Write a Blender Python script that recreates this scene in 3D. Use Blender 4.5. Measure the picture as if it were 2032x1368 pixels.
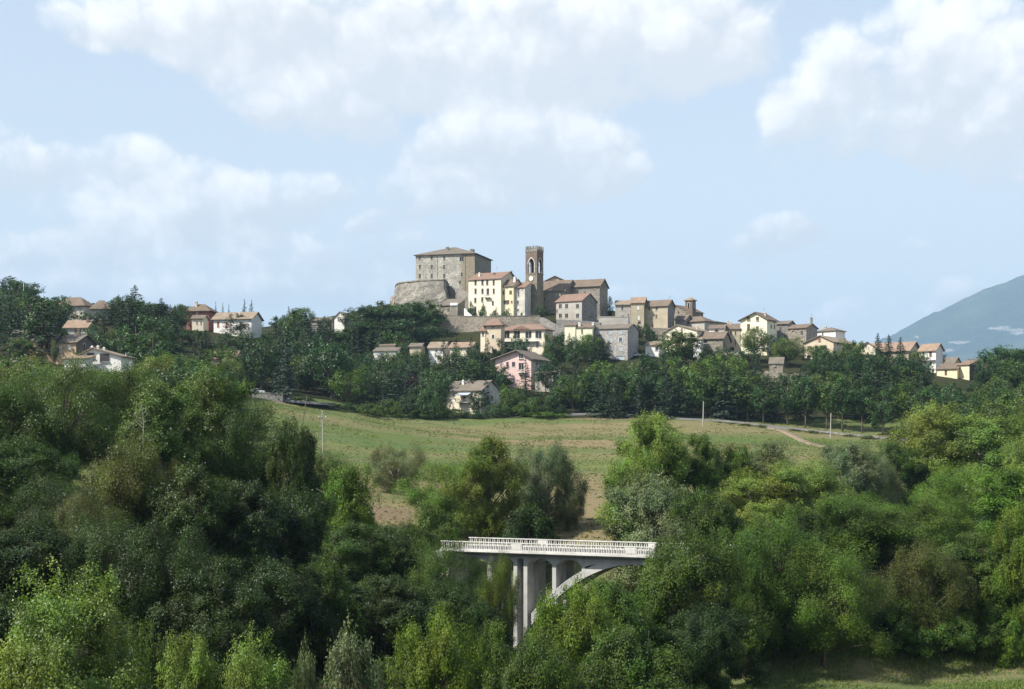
import bpy, bmesh, math, random
import numpy as np
from mathutils import Vector

for _o in list(bpy.data.objects):
    bpy.data.objects.remove(_o)
SC = bpy.context.scene
COL = SC.collection
R = math.radians
rng = np.random.default_rng(7)
random.seed(7)

# ------------------------------------------------------------------ camera
F = 2950.0          # focal length in pixels of the 2032 px wide photograph
HX, HY = 1016.0, 885.0   # vanishing point of the viewing direction / horizon row
cam_d = bpy.data.cameras.new('camera')
cam = bpy.data.objects.new('camera', cam_d)
COL.objects.link(cam)
cam.location = (0, 0, 0)
cam.rotation_euler = (R(90), 0, 0)
cam_d.sensor_fit = 'HORIZONTAL'
cam_d.sensor_width = 36.0
cam_d.lens = 36.0 * F / 2032.0
cam_d.shift_y = (HY - 684.0) / 2032.0
cam_d.clip_start = 0.1
cam_d.clip_end = 60000.0
SC.camera = cam
SC.render.resolution_x, SC.render.resolution_y = 1024, 689

# ------------------------------------------------------------------ light
SUN_EL, SUN_AZ = 46.0, -117.0     # azimuth measured from +Y towards +X
az, el = R(SUN_AZ), R(SUN_EL)
SUN_DIR = Vector((math.sin(az) * math.cos(el), math.cos(az) * math.cos(el), math.sin(el)))
sun_d = bpy.data.lights.new('sun', 'SUN')
sun_d.energy = 5.0
sun_d.angle = R(0.53)
sun_d.color = (1.0, 0.95, 0.86)
sun = bpy.data.objects.new('sun', sun_d)
sun.rotation_euler = (-SUN_DIR).to_track_quat('-Z', 'Y').to_euler()
COL.objects.link(sun)

SC.view_settings.view_transform = 'Standard'
SC.view_settings.look = 'None'
SC.view_settings.exposure = 0.68
SC.view_settings.gamma = 1.0
SC.view_settings.use_curve_mapping = False
cy = SC.cycles
cy.max_bounces = 6
cy.diffuse_bounces = 2
cy.glossy_bounces = 2
cy.transmission_bounces = 4
cy.transparent_max_bounces = 4
cy.volume_bounces = 0
cy.sample_clamp_indirect = 4.0
cy.caustics_reflective = False
cy.caustics_refractive = False
cy.use_denoising = True
cy.denoiser = 'OPENIMAGEDENOISE'
cy.denoising_input_passes = 'RGB_ALBEDO_NORMAL'
cy.denoising_prefilter = 'NONE'

# ------------------------------------------------------------------ node helpers
class NT:
    def __init__(s, tree):
        s.t = tree
    def n(s, kind, **kw):
        nd = s.t.nodes.new(kind)
        for k, v in kw.items():
            setattr(nd, k, v)
        return nd
    def l(s, a, b):
        s.t.links.new(a, b)
    def put(s, sock, v):
        if v is None:
            return
        if isinstance(v, bpy.types.NodeSocket):
            s.l(v, sock)
        else:
            sock.default_value = v
    def math(s, op, a, b=None, c=None, clamp=False):
        nd = s.n('ShaderNodeMath', operation=op, use_clamp=clamp)
        for i, v in enumerate((a, b, c)):
            s.put(nd.inputs[i], v)
        return nd.outputs[0]
    def vmath(s, op, a, b=None, c=None):
        nd = s.n('ShaderNodeVectorMath', operation=op)
        for i, v in enumerate((a, b, c)):
            s.put(nd.inputs[i], v)
        return nd.outputs[1] if op in ('LENGTH', 'DOT_PRODUCT', 'DISTANCE') else nd.outputs[0]
    def noise(s, vec, scale, detail=4, rough=0.55, dist=0.0):
        nd = s.n('ShaderNodeTexNoise')
        s.put(nd.inputs['Vector'], vec)
        nd.inputs['Scale'].default_value = scale
        nd.inputs['Detail'].default_value = detail
        nd.inputs['Roughness'].default_value = rough
        nd.inputs['Distortion'].default_value = dist
        return nd.outputs[0]
    def mix(s, fac, a, b, mode='MIX'):
        nd = s.n('ShaderNodeMix', data_type='RGBA', blend_type=mode)
        s.put(nd.inputs[0], fac)
        s.put(nd.inputs[6], a if not isinstance(a, tuple) else (*a[:3], 1))
        s.put(nd.inputs[7], b if not isinstance(b, tuple) else (*b[:3], 1))
        return nd.outputs[2]
    def ramp(s, v, lo, hi, a=0.0, b=1.0, smooth=True):
        nd = s.n('ShaderNodeMapRange')
        nd.interpolation_type = 'SMOOTHSTEP' if smooth else 'LINEAR'
        s.put(nd.inputs[0], v)
        for i, x in enumerate((lo, hi, a, b)):
            nd.inputs[i + 1].default_value = x
        return nd.outputs[0]
    def xyz(s, v):
        nd = s.n('ShaderNodeSeparateXYZ')
        s.l(v, nd.inputs[0])
        return nd.outputs

# ------------------------------------------------------------------ sky
world = bpy.data.worlds.new('World')
SC.world = world
world.use_nodes = True
wt = NT(world.node_tree)
world.node_tree.nodes.clear()
w_out = wt.n('ShaderNodeOutputWorld')
w_bg = wt.n('ShaderNodeBackground')
w_bg.inputs['Strength'].default_value = 0.115
sky = wt.n('ShaderNodeTexSky', sky_type='NISHITA')
sky.sun_disc = False
sky.sun_elevation = R(SUN_EL)
sky.sun_rotation = R(SUN_AZ)
sky.altitude = 300.0
sky.air_density = 1.0
sky.dust_density = 1.6
sky.ozone_density = 1.6
# cumulus masses: direction (photo column, row), half sizes, weight
CLOUDS = [
    (300, 15, 150, 55, .9), (470, 50, 200, 75, 1.0), (720, 45, 240, 85, 1.05), (980, 65, 260, 100, 1.05), (1240, 60, 250, 95, 1.05), (1420, 105, 120, 55, .75),
    (1130, 135, 260, 55, .6), (900, 120, 200, 50, .6),
    (575, 165, 110, 55, .95), (680, 190, 90, 50, .8), (690, 250, 80, 40, .7),
    (985, 235, 110, 70, 1.05), (1040, 290, 150, 70, 1.1), (900, 290, 90, 60, .9), (1160, 320, 80, 55, .8), (900, 385, 150, 45, .75), (1215, 345, 55, 35, .9),
    (15, 320, 65, 55, 1.05), (230, 345, 115, 42, .95), (415, 385, 95, 55, .9), (590, 380, 95, 52, 1.0), (290, 440, 200, 45, .75), (460, 440, 120, 45, .7), (785, 448, 65, 25, .7),
    (15, 495, 60, 38, .85), (140, 498, 65, 34, .8), (420, 545, 380, 60, .62), (800, 590, 300, 34, .5), (150, 590, 300, 40, .5), (700, 500, 200, 50, .45), (1300, 600, 250, 30, .35),
    (1840, 85, 120, 85, 1.15), (1960, 150, 150, 95, 1.1), (1600, 215, 65, 38, .95), (1790, 235, 190, 70, .85), (2010, 290, 150, 75, .8), (1975, 40, 48, 35, .9), (1690, 170, 110, 50, .5),
    (1570, 455, 58, 36, 1.05), (1520, 480, 45, 20, .7), (1610, 470, 40, 22, .7), (1855, 592, 60, 26, .65), (1730, 640, 100, 30, .5), (1480, 600, 50, 22, .4), (1830, 510, 30, 20, .45),
]
grp = bpy.data.node_groups.new('cloud_density', 'ShaderNodeTree')
grp.interface.new_socket('Direction', in_out='INPUT', socket_type='NodeSocketVector')
grp.interface.new_socket('Density', in_out='OUTPUT', socket_type='NodeSocketFloat')
grp.interface.new_socket('Thickness', in_out='OUTPUT', socket_type='NodeSocketFloat')
g = NT(grp)
gi = g.n('NodeGroupInput'); go = g.n('NodeGroupOutput')
D = gi.outputs[0]
nz1 = g.n('ShaderNodeTexNoise'); g.l(D, nz1.inputs['Vector'])
nz1.inputs['Scale'].default_value = 11.0; nz1.inputs['Detail'].default_value = 2.0
warp = g.vmath('MULTIPLY_ADD', nz1.outputs['Color'], (0.085, 0.0, 0.050), (-0.0425, 0.0, -0.025))
Dw = g.vmath('ADD', D, warp)
acc = None
for (cx, cyy, rx, ry, wgt) in CLOUDS:
    d = Vector(((cx - HX) / F, 1.0, (HY - cyy) / F)).normalized()
    sx, sz = F / rx / 1.66, F / ry / 1.66
    dv = Dw if acc is None else g.vmath('MULTIPLY_ADD', acc, (1e-7, 0.0, 1e-7), Dw)   # chains the masses one after the other
    v = g.vmath('MULTIPLY_ADD', dv, (sx, 0.0, sz), (-d.x * sx, 1.0, -d.z * sz))
    b = g.ramp(g.vmath('DOT_PRODUCT', v, v), 1.0, 2.0, wgt, 0.0)
    acc = g.vmath('MULTIPLY', v, b) if acc is None else g.vmath('MULTIPLY_ADD', v, b, acc)
den = g.xyz(acc)[1]
tot = g.math('MULTIPLY', g.math('SUBTRACT', 1.0, g.math('POWER', 0.27, den)), 1.12)
def puff(vec, det):
    vo = g.n('ShaderNodeTexVoronoi'); vo.feature = 'F1'; vo.voronoi_dimensions = '2D'
    g.l(vec, vo.inputs['Vector'])
    vo.inputs['Scale'].default_value = 26.0; vo.inputs['Detail'].default_value = det
    vo.inputs['Roughness'].default_value = 0.58; vo.inputs['Lacunarity'].default_value = 2.3
    return vo.outputs['Distance']
nzv = g.n('ShaderNodeTexNoise'); g.l(D, nzv.inputs['Vector'])
nzv.inputs['Scale'].default_value = 30.0; nzv.inputs['Detail'].default_value = 3.0
zx = g.xyz(g.vmath('ADD', D, g.vmath('MULTIPLY_ADD', nzv.outputs['Color'], (0.030, 0.0, 0.022), (-0.015, 0.0, -0.011))))
cbp = g.n('ShaderNodeCombineXYZ')
g.l(zx[0], cbp.inputs[0]); g.l(g.math('MULTIPLY_ADD', zx[1], 0.35, zx[2]), cbp.inputs[1])
Dp = cbp.outputs[0]
p0 = puff(Dp, 2.0)
p1 = puff(g.vmath('ADD', Dp, (-0.006, 0.011, 0.0)), 0.0)          # a little towards the sun
fb = g.noise(D, 14.0, 8.0, 0.60, 0.1)
# the same broken cover goes on above and beside the picture
big = g.noise(D, 3.2, 2.0, 0.5)
z = g.xyz(D)
above = g.math('MAXIMUM', g.ramp(z[2], 0.30, 0.46), g.ramp(g.math('ABSOLUTE', z[0]), 0.36, 0.52))
cover = g.math('MULTIPLY', g.ramp(big, 0.46, 0.68), above)
mass = g.math('MULTIPLY', g.math('ADD', tot, cover), 1.22)
dens = g.math('ADD', mass, g.math('MULTIPLY_ADD', fb, 1.2, -0.60))
dens = g.math('ADD', dens, g.math('MULTIPLY_ADD', p0, -0.60, 0.26))
dens = g.math('MULTIPLY', dens, g.ramp(mass, 0.02, 0.30))
g.l(dens, go.inputs[0])
# how far below and behind the sunny upper left side of its cumulus a point lies
side_ = g.math('DIVIDE', g.vmath('DOT_PRODUCT', acc, (0.35, 0.0, -0.95)), g.math('ADD', den, 0.12))
side_ = g.math('MULTIPLY_ADD', g.math('SUBTRACT', p0, p1), 0.55, side_)
shade_ = g.math('MULTIPLY_ADD', g.math('SUBTRACT', 0.5, fb), 0.9, side_)
g.l(shade_, go.inputs[1])

tc = wt.n('ShaderNodeTexCoord')
DIR = tc.outputs['Generated']
cg = wt.n('ShaderNodeGroup'); cg.node_tree = grp
wt.l(DIR, cg.inputs[0])
alpha = wt.ramp(cg.outputs[0], 0.16, 0.92)
shade = wt.ramp(cg.outputs[1], -0.42, 0.55)
zz = wt.xyz(DIR)[2]
veil = wt.math('MULTIPLY', wt.ramp(zz, 0.02, 0.28, 0.95, 0.52), wt.ramp(zz, 0.24, 0.75, 1.0, 0.12))
veiled = wt.mix(veil, sky.outputs[0], (5.6, 5.85, 5.95))
cloud_col = wt.mix(shade, (7.5, 7.3, 7.15), (5.0, 5.05, 5.15))
col = wt.mix(wt.math('MULTIPLY', alpha, 0.95), veiled, cloud_col)
wt.l(col, w_bg.inputs['Color'])
wt.l(w_bg.outputs[0], w_out.inputs['Surface'])
try:
    world.cycles.sampling_method = 'MANUAL'
    world.cycles.sample_map_resolution = 256
except Exception:
    pass

# ------------------------------------------------------------------ geometry helpers
def P(px, py, Y):
    return Vector(((px - HX) / F * Y, Y, (HY - py) / F * Y))

class MB:
    """collects vertices and faces of one mesh"""
    def __init__(s):
        s.v = []; s.f = []; s.m = []
    def face(s, pts, mat=0):
        i = len(s.v)
        s.v.extend([tuple(p) for p in pts])
        s.f.append(tuple(range(i, i + len(pts)))); s.m.append(mat)
    def box(s, x0, x1, y0, y1, z0, z1, mat=0):
        i = len(s.v)
        s.v.extend([(x0, y0, z0), (x1, y0, z0), (x1, y1, z0), (x0, y1, z0), (x0, y0, z1), (x1, y0, z1), (x1, y1, z1), (x0, y1, z1)])
        for q in ((0, 3, 2, 1), (4, 5, 6, 7), (0, 1, 5, 4), (1, 2, 6, 5), (2, 3, 7, 6), (3, 0, 4, 7)):
            s.f.append(tuple(i + k for k in q)); s.m.append(mat)
    def prism(s, poly, a0, a1, axis='x', mat=0):
        """poly: 2D points, extruded along axis (x: poly in y,z; y: poly in x,z; z: poly in x,y)"""
        def mk(p, a):
            return (a, p[0], p[1]) if axis == 'x' else (p[0], a, p[1]) if axis == 'y' else (p[0], p[1], a)
        n = len(poly); i = len(s.v)
        s.v.extend([mk(p, a0) for p in poly]); s.v.extend([mk(p, a1) for p in poly])
        s.f.append(tuple(range(i, i + n))); s.f.append(tuple(range(i + 2 * n - 1, i + n - 1, -1)))
        s.m += [mat, mat]
        for k in range(n):
            j = (k + 1) % n
            s.f.append((i + k, i + n + k, i + n + j, i + j)); s.m.append(mat)
    def tube(s, pts, rad, seg=6, mat=0, cap=True):
        pts = [Vector(p) for p in pts]
        i0 = len(s.v)
        for k, p in enumerate(pts):
            d = (pts[min(k + 1, len(pts) - 1)] - pts[max(k - 1, 0)])
            d = d.normalized() if d.length > 1e-9 else Vector((0, 0, 1))
            a = d.cross(Vector((0, 0, 1)) if abs(d.z) < 0.95 else Vector((1, 0, 0))).normalized()
            b = d.cross(a)
            r = rad[k] if isinstance(rad, (list, tuple)) else rad
            for q in range(seg):
                t = 2 * math.pi * q / seg
                s.v.append(tuple(p + a * (r * math.cos(t)) + b * (r * math.sin(t))))
        for k in range(len(pts) - 1):
            for q in range(seg):
                q2 = (q + 1) % seg
                s.f.append((i0 + k * seg + q, i0 + k * seg + q2, i0 + (k + 1) * seg + q2, i0 + (k + 1) * seg + q)); s.m.append(mat)
        if cap:
            s.f.append(tuple(i0 + (len(pts) - 1) * seg + q for q in range(seg))); s.m.append(mat)
            s.f.append(tuple(i0 + q for q in reversed(range(seg)))); s.m.append(mat)
    def mesh(s, name, mats, fix=True, smooth=False):
        me = bpy.data.meshes.new(name)
        me.from_pydata(s.v, [], s.f)
        for m in mats:
            me.materials.append(m)
        if len(mats) > 1:
            me.polygons.foreach_set('material_index', s.m)
        if fix:
            bm = bmesh.new(); bm.from_mesh(me)
            bmesh.ops.remove_doubles(bm, verts=bm.verts, dist=1e-4)
            bmesh.ops.recalc_face_normals(bm, faces=bm.faces)
            bm.to_mesh(me); bm.free()
        if smooth:
            me.polygons.foreach_set('use_smooth', [True] * len(me.polygons))
        me.update()
        return me

def link(name, me, parent=None, loc=None, rot=None, scale=None):
    o = bpy.data.objects.new(name, me)
    COL.objects.link(o)
    if parent is not None:
        o.parent = parent
    if loc is not None:
        o.location = loc
    if rot is not None:
        o.rotation_euler = rot
    if scale is not None:
        o.scale = scale
    return o

def tag(o, label=None, cat=None, group=None, kind=None):
    if label: o['label'] = label
    if cat: o['category'] = cat
    if group: o['group'] = group
    if kind: o['kind'] = kind
    return o

def thing(name, label, cat, loc=(0, 0, 0), rz=0.0, group=None):
    o = link(name, None, None, loc, (0, 0, rz))
    o.empty_display_size = 0.5
    return tag(o, label, cat, group)

def part(name, mb, mat, parent, **kw):
    return link(name, mb.mesh(name, mat if isinstance(mat, (list, tuple)) else [mat], **kw), parent)

# ------------------------------------------------------------------ materials
def new_mat(name):
    m = bpy.data.materials.new(name); m.use_nodes = True
    t = NT(m.node_tree)
    b = m.node_tree.nodes['Principled BSDF']
    return m, t, b

def c4(c): return (c[0], c[1], c[2], 1.0)

def mat_plaster(name, c, dirt=0.35, rough=0.9, patch=None):
    m, t, b = new_mat(name)
    co = t.n('ShaderNodeTexCoord').outputs['Object']
    n1 = t.noise(co, 0.35, 5, 0.6)
    streak = t.noise(t.vmath('MULTIPLY', co, (1.6, 1.6, 0.22)), 1.0, 4, 0.6)
    n3 = t.noise(co, 3.0, 4, 0.6)
    base = t.mix(t.ramp(n1, 0.3, 0.72), tuple(x * (1 - 0.35 * dirt) for x in c), tuple(min(1, x * 1.06) for x in c))
    dk = tuple(x * 0.55 * (0.95, 1.0, 0.95)[i] for i, x in enumerate(c))
    base = t.mix(t.math('MULTIPLY', t.ramp(streak, 0.52, 0.78), dirt), base, dk)
    if patch:
        base = t.mix(t.ramp(t.noise(co, 0.22, 5, 0.7, 0.6), 0.53, 0.60), base, patch)
    base = t.mix(t.math('MULTIPLY', n3, 0.18), base, tuple(x * 0.6 for x in c))
    t.l(base, b.inputs['Base Color'])
    b.inputs['Roughness'].default_value = rough
    b.inputs['Specular IOR Level'].default_value = 0.2
    bp = t.n('ShaderNodeBump'); bp.inputs['Strength'].default_value = 0.25; bp.inputs['Distance'].default_value = 0.05
    t.l(n3, bp.inputs['Height']); t.l(bp.outputs[0], b.inputs['Normal'])
    return m

def mat_stone(name, c, c2, dark=(.06, .055, .05), sc=1.1, split=None, c3=None):
    """coursed rubble with dark joints; split = local x where the stone turns to c3"""
    m, t, b = new_mat(name)
    co = t.n('ShaderNodeTexCoord').outputs['Object']
    vo = t.n('ShaderNodeTexVoronoi'); vo.feature = 'F1'
    t.l(t.vmath('MULTIPLY', co, (1.0, 1.0, 1.6)), vo.inputs['Vector']); vo.inputs['Scale'].default_value = sc
    ve = t.n('ShaderNodeTexVoronoi'); ve.feature = 'DISTANCE_TO_EDGE'
    t.l(t.vmath('MULTIPLY', co, (1.0, 1.0, 1.6)), ve.inputs['Vector']); ve.inputs['Scale'].default_value = sc
    cell = t.xyz(vo.outputs['Color'])[0]
    n1 = t.noise(co, 0.16, 6, 0.62)
    n2 = t.noise(co, 1.6, 5, 0.65)
    base = t.mix(t.ramp(n1, 0.36, 0.64), c, c2)
    base = t.mix(t.math('MULTIPLY', cell, 0.55), base, tuple(x * 0.5 for x in c2))
    if split is not None:
        xs = t.xyz(co)[0]
        base = t.mix(t.ramp(t.math('MULTIPLY_ADD', n1, 4.0, xs), split + 1.0, split + 3.0), base, c3)
    base = t.mix(t.ramp(n2, 0.56, 0.75, 0, 0.65), base, dark)
    streak = t.noise(t.vmath('MULTIPLY', co, (1.2, 1.2, 0.14)), 0.8, 4, 0.6)
    base = t.mix(t.ramp(streak, 0.55, 0.8, 0, 0.5), base, dark)
    base = t.mix(t.ramp(ve.outputs[0], 0.0, 0.07, 0.55, 0.0), base, dark)
    t.l(base, b.inputs['Base Color'])
    b.inputs['Roughness'].default_value = 0.95
    b.inputs['Specular IOR Level'].default_value = 0.1
    bp = t.n('ShaderNodeBump'); bp.inputs['Strength'].default_value = 0.7; bp.inputs['Distance'].default_value = 0.12
    t.l(t.math('ADD', t.ramp(ve.outputs[0], 0, 0.12), n2), bp.inputs['Height']); t.l(bp.outputs[0], b.inputs['Normal'])
    return m

def mat_tile(name, c, c2):
    """barrel tiles: rows and columns of fine relief, mottled"""
    m, t, b = new_mat(name)
    co = t.n('ShaderNodeTexCoord').outputs['Object']
    n1 = t.noise(co, 0.5, 5, 0.65)
    n2 = t.noise(co, 3.5, 4, 0.7)
    sp = t.xyz(co)
    wx = t.math('SINE', t.math('MULTIPLY', sp[0], 26.0))
    base = t.mix(t.ramp(n1, 0.34, 0.66), c, c2)
    base = t.mix(t.ramp(n2, 0.5, 0.72, 0, 0.7), base, tuple(x * 0.42 for x in c2))
    base = t.mix(t.ramp(t.noise(co, 1.3, 4, 0.6), 0.6, 0.75, 0, 0.5), base, (.30, .27, .21))
    t.l(base, b.inputs['Base Color'])
    b.inputs['Roughness'].default_value = 0.92
    b.inputs['Specular IOR Level'].default_value = 0.15
    bp = t.n('ShaderNodeBump'); bp.inputs['Strength'].default_value = 0.5; bp.inputs['Distance'].default_value = 0.06
    t.l(t.math('ADD', wx, n2), bp.inputs['Height']); t.l(bp.outputs[0], b.inputs['Normal'])
    return m

def mat_flat(name, c, rough=0.6, var=0.2, metal=0.0, spec=0.4):
    m, t, b = new_mat(name)
    co = t.n('ShaderNodeTexCoord').outputs['Object']
    n = t.noise(co, 2.5, 4, 0.6)
    t.l(t.mix(t.ramp(n, 0.3, 0.7), tuple(x * (1 - var) for x in c), tuple(min(1, x * (1 + var * .4)) for x in c)), b.inputs['Base Color'])
    b.inputs['Roughness'].default_value = rough
    b.inputs['Metallic'].default_value = metal
    b.inputs['Specular IOR Level'].default_value = spec
    return m

M = {}
M['yellow'] = mat_plaster('cream_yellow_plaster', (.83, .75, .59), .35)
M['yellow2'] = mat_plaster('warm_yellow_plaster', (.80, .70, .47), .35)
M['lemon'] = mat_plaster('lemon_plaster', (.82, .78, .58), .25)
M['cream'] = mat_plaster('cream_plaster', (.74, .66, .52), .30)
M['ochre'] = mat_plaster('ochre_plaster', (.46, .40, .29), .50)
M['white'] = mat_plaster('white_plaster', (.78, .76, .71), .22)
M['oldwhite'] = mat_plaster('weathered_white_plaster', (.66, .63, .55), .75, patch=(.36, .31, .24))
M['pink'] = mat_plaster('pink_plaster', (.72, .52, .48), .22)
M['salmon'] = mat_plaster('salmon_plaster', (.60, .42, .28), .35)
M['red'] = mat_plaster('red_plaster', (.33, .15, .12), .40)
M['beige'] = mat_plaster('beige_plaster', (.60, .50, .37), .35)
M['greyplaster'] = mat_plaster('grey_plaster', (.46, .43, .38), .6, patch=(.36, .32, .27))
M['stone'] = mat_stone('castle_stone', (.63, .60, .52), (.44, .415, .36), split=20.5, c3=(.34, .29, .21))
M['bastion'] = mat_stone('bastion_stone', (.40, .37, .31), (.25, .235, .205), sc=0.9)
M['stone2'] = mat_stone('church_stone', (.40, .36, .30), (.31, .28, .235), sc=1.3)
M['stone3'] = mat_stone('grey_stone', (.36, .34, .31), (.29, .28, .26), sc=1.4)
M['palestone'] = mat_stone('pale_grey_stone', (.56, .54, .50), (.46, .44, .41), sc=1.4)
M['stone4'] = mat_stone('rubble_wall', (.42, .37, .29), (.30, .27, .22), sc=1.2)
M['towerstone'] = mat_stone('tower_stone', (.36, .31, .22), (.30, .27, .20), sc=1.5)
M['brick'] = mat_stone('tower_brick', (.29, .225, .18), (.25, .195, .16), dark=(.12, .10, .085), sc=3.0)
M['tile'] = mat_tile('brown_tile', (.215, .165, .125), (.165, .13, .10))
M['tilered'] = mat_tile('red_tile', (.28, .185, .14), (.23, .155, .12))
M['tileorange'] = mat_tile('orange_tile', (.35, .25, .18), (.27, .195, .145))
M['tilegrey'] = mat_tile('grey_brown_tile', (.21, .18, .14), (.16, .14, .115))
M['tilepale'] = mat_tile('pale_tile', (.33, .265, .195), (.25, .20, .15))
M['pane'] = mat_flat('window_glass', (.025, .028, .03), .12, .1, spec=.5)
M['frame'] = mat_flat('window_frame_paint', (.55, .52, .46), .6)
M['framew'] = mat_flat('white_frame_paint', (.78, .77, .73), .6)
M['shut_brown'] = mat_flat('brown_shutter_paint', (.13, .085, .05), .7)
M['shut_grey'] = mat_flat('pale_blue_shutter_paint', (.42, .47, .52), .6)
M['shut_red'] = mat_flat('red_shutter_paint', (.33, .09, .06), .6)
M['shut_dark'] = mat_flat('dark_shutter_paint', (.06, .05, .045), .7)
M['dark'] = mat_flat('dark_interior', (.02, .02, .02), .9)
M['metal'] = mat_flat('grey_metal', (.32, .33, .34), .45, metal=.6)
M['concrete'] = mat_plaster('concrete', (.42, .41, .38), .5)
M['bridge'] = mat_plaster('bridge_concrete', (.52, .515, .49), .95)
M['rail'] = mat_plaster('painted_white_concrete', (.72, .70, .65), .85)
M['asphalt'] = mat_flat('asphalt', (.13, .125, .12), .9)
M['pole'] = mat_plaster('pole_concrete', (.38, .37, .34), .4)
M['wood'] = mat_flat('grey_wood', (.16, .13, .10), .9)
M['bark'] = mat_plaster('bark', (.13, .105, .08), .6)
M['barkpale'] = mat_plaster('pale_bark', (.30, .27, .23), .6)
M['clock'] = mat_flat('clock_face', (.82, .82, .80), .5, .03)
M['black'] = mat_flat('black_paint', (.015, .015, .015), .5)
M['carwhite'] = mat_flat('white_car_paint', (.75, .76, .78), .25, .02)
M['cardark'] = mat_flat('dark_car_paint', (.03, .035, .045), .25, .02)
M['cargrey'] = mat_flat('grey_car_paint', (.30, .32, .34), .25, .02)
M['tyre'] = mat_flat('tyre_rubber', (.02, .02, .02), .9)
M['bronze'] = mat_flat('bell_bronze', (.12, .11, .07), .5, metal=.5)
M['cloth'] = mat_flat('white_cloth', (.78, .79, .82), .9, .05)

def mat_leaf(name, trans=0.36, gloss=0.05):
    """leaf colour is the object's own colour, varied leaf by leaf and bough by bough"""
    m = bpy.data.materials.new(name); m.use_nodes = True
    m.node_tree.nodes.clear()
    t = NT(m.node_tree)
    out = t.n('ShaderNodeOutputMaterial')
    oi = t.n('ShaderNodeObjectInfo')
    ge = t.n('ShaderNodeNewGeometry')
    tc = t.n('ShaderNodeTexCoord')
    isl = ge.outputs['Random Per Island']
    bough = t.noise(tc.outputs['Object'], 5.5, 2, 0.5)
    k = t.math('MULTIPLY', t.math('MULTIPLY_ADD', isl, 0.50, 0.75), t.ramp(bough, 0.32, 0.68, 0.62, 1.38))
    cb = t.n('ShaderNodeCombineXYZ')
    # yellowish and bluish leaves
    hue = t.ramp(t.noise(tc.outputs['Object'], 3.1, 1, 0.5), 0.35, 0.65, 0.86, 1.10)
    t.l(t.math('MULTIPLY', k, hue), cb.inputs[0]); t.l(k, cb.inputs[1]); t.l(t.math('MULTIPLY', k, 0.92), cb.inputs[2])
    c = t.vmath('MULTIPLY', oi.outputs['Color'], cb.outputs[0])
    df = t.n('ShaderNodeBsdfDiffuse'); t.l(c, df.inputs['Color'])
    tr = t.n('ShaderNodeBsdfTranslucent'); t.l(t.vmath('MULTIPLY', c, (1.25, 1.25, 0.55)), tr.inputs['Color'])
    gl = t.n('ShaderNodeBsdfGlossy'); gl.inputs['Roughness'].default_value = 0.5; gl.inputs['Color'].default_value = (1, 1, 1, 1)
    m1 = t.n('ShaderNodeMixShader'); m1.inputs[0].default_value = trans
    t.l(df.outputs[0], m1.inputs[1]); t.l(tr.outputs[0], m1.inputs[2])
    fr = t.n('ShaderNodeFresnel'); fr.inputs['IOR'].default_value = 1.42
    m2 = t.n('ShaderNodeMixShader'); t.l(t.math('MULTIPLY', fr.outputs[0], gloss), m2.inputs[0])
    t.l(m1.outputs[0], m2.inputs[1]); t.l(gl.outputs[0], m2.inputs[2])
    t.l(m2.outputs[0], out.inputs['Surface'])
    return m
M['leaf'] = mat_leaf('leaf')
M['needle'] = mat_leaf('needle', 0.10, 0.06)
# ------------------------------------------------------------------ terrain
GROUND = [  # ground seen (or inferred) at photo column, row and distance
    (1200, 1060, 175), (1080, 1050, 180), (760, 1020, 190), (700, 935, 245), (640, 912, 280), (1160, 960, 240), (1000, 872, 370), (900, 846, 420),
    (1130, 836, 428), (700, 830, 405), (560, 800, 390), (480, 786, 400), (1400, 842, 415), (1650, 868, 400), (1790, 876, 395), (1650, 893, 340), (1400, 905, 300),
    (1550, 930, 280), (1900, 900, 300), (2100, 890, 300), (1250, 832, 432), (1250, 880, 350), (800, 900, 300), (1000, 990, 215), (1400, 1010, 205),
    (800, 800, 470), (600, 790, 430), (1100, 785, 480), (1300, 790, 480), (1500, 765, 500), (1700, 810, 460), (1900, 790, 480), (2050, 790, 450), (2200, 780, 500),
    (760, 720, 545), (900, 708, 540), (1020, 712, 535), (1150, 722, 543), (1260, 716, 545), (1350, 708, 560), (1480, 708, 560), (1600, 716, 550), (1750, 735, 540), (1900, 752, 540), (2050, 740, 580),
    (900, 632, 600), (1040, 634, 588), (1160, 642, 585), (1250, 655, 600), (1350, 660, 610), (1450, 690, 590), (1540, 690, 590), (1660, 700, 590),
    (820, 616, 618), (760, 640, 600), (700, 655, 590), (870, 590, 660), (1000, 600, 660), (1200, 615, 660), (1400, 640, 680), (1600, 690, 680), (1850, 740, 680),
    (650, 664, 570), (560, 668, 570), (470, 676, 545), (300, 692, 500), (170, 742, 378), (60, 722, 415), (240, 745, 378), (100, 650, 560), (0, 622, 640), (190, 632, 565), (320, 652, 570), (400, 655, 560),
    (0, 588, 760), (150, 612, 760), (330, 630, 780), (500, 655, 660), (-300, 560, 740), (-200, 640, 560), (-200, 760, 380),
    (250, 800, 330), (0, 800, 310), (420, 790, 350), (100, 860, 220), (0, 950, 160), (300, 905, 210), (550, 905, 235), (450, 1010, 165), (600, 1080, 150), (-200, 900, 170),
    (0, 1130, 110), (300, 1220, 112), (650, 1260, 120), (800, 1200, 135), (-250, 1080, 110),
    (1500, 1318, 129), (1800, 1310, 130), (2032, 1308, 131), (2250, 1300, 132), (1500, 1368, 112), (2032, 1368, 112), (1250, 1360, 118),
    (1480, 1114, 140), (1600, 1112, 142), (1700, 1105, 150), (1900, 1110, 152), (2032, 1115, 152), (1700, 1080, 175), (2032, 1080, 178), (1900, 1040, 220), (1650, 1040, 215), (2200, 1040, 220), (2250, 1115, 155),
]
PTS = [tuple(P(*q)) for q in GROUND]
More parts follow.
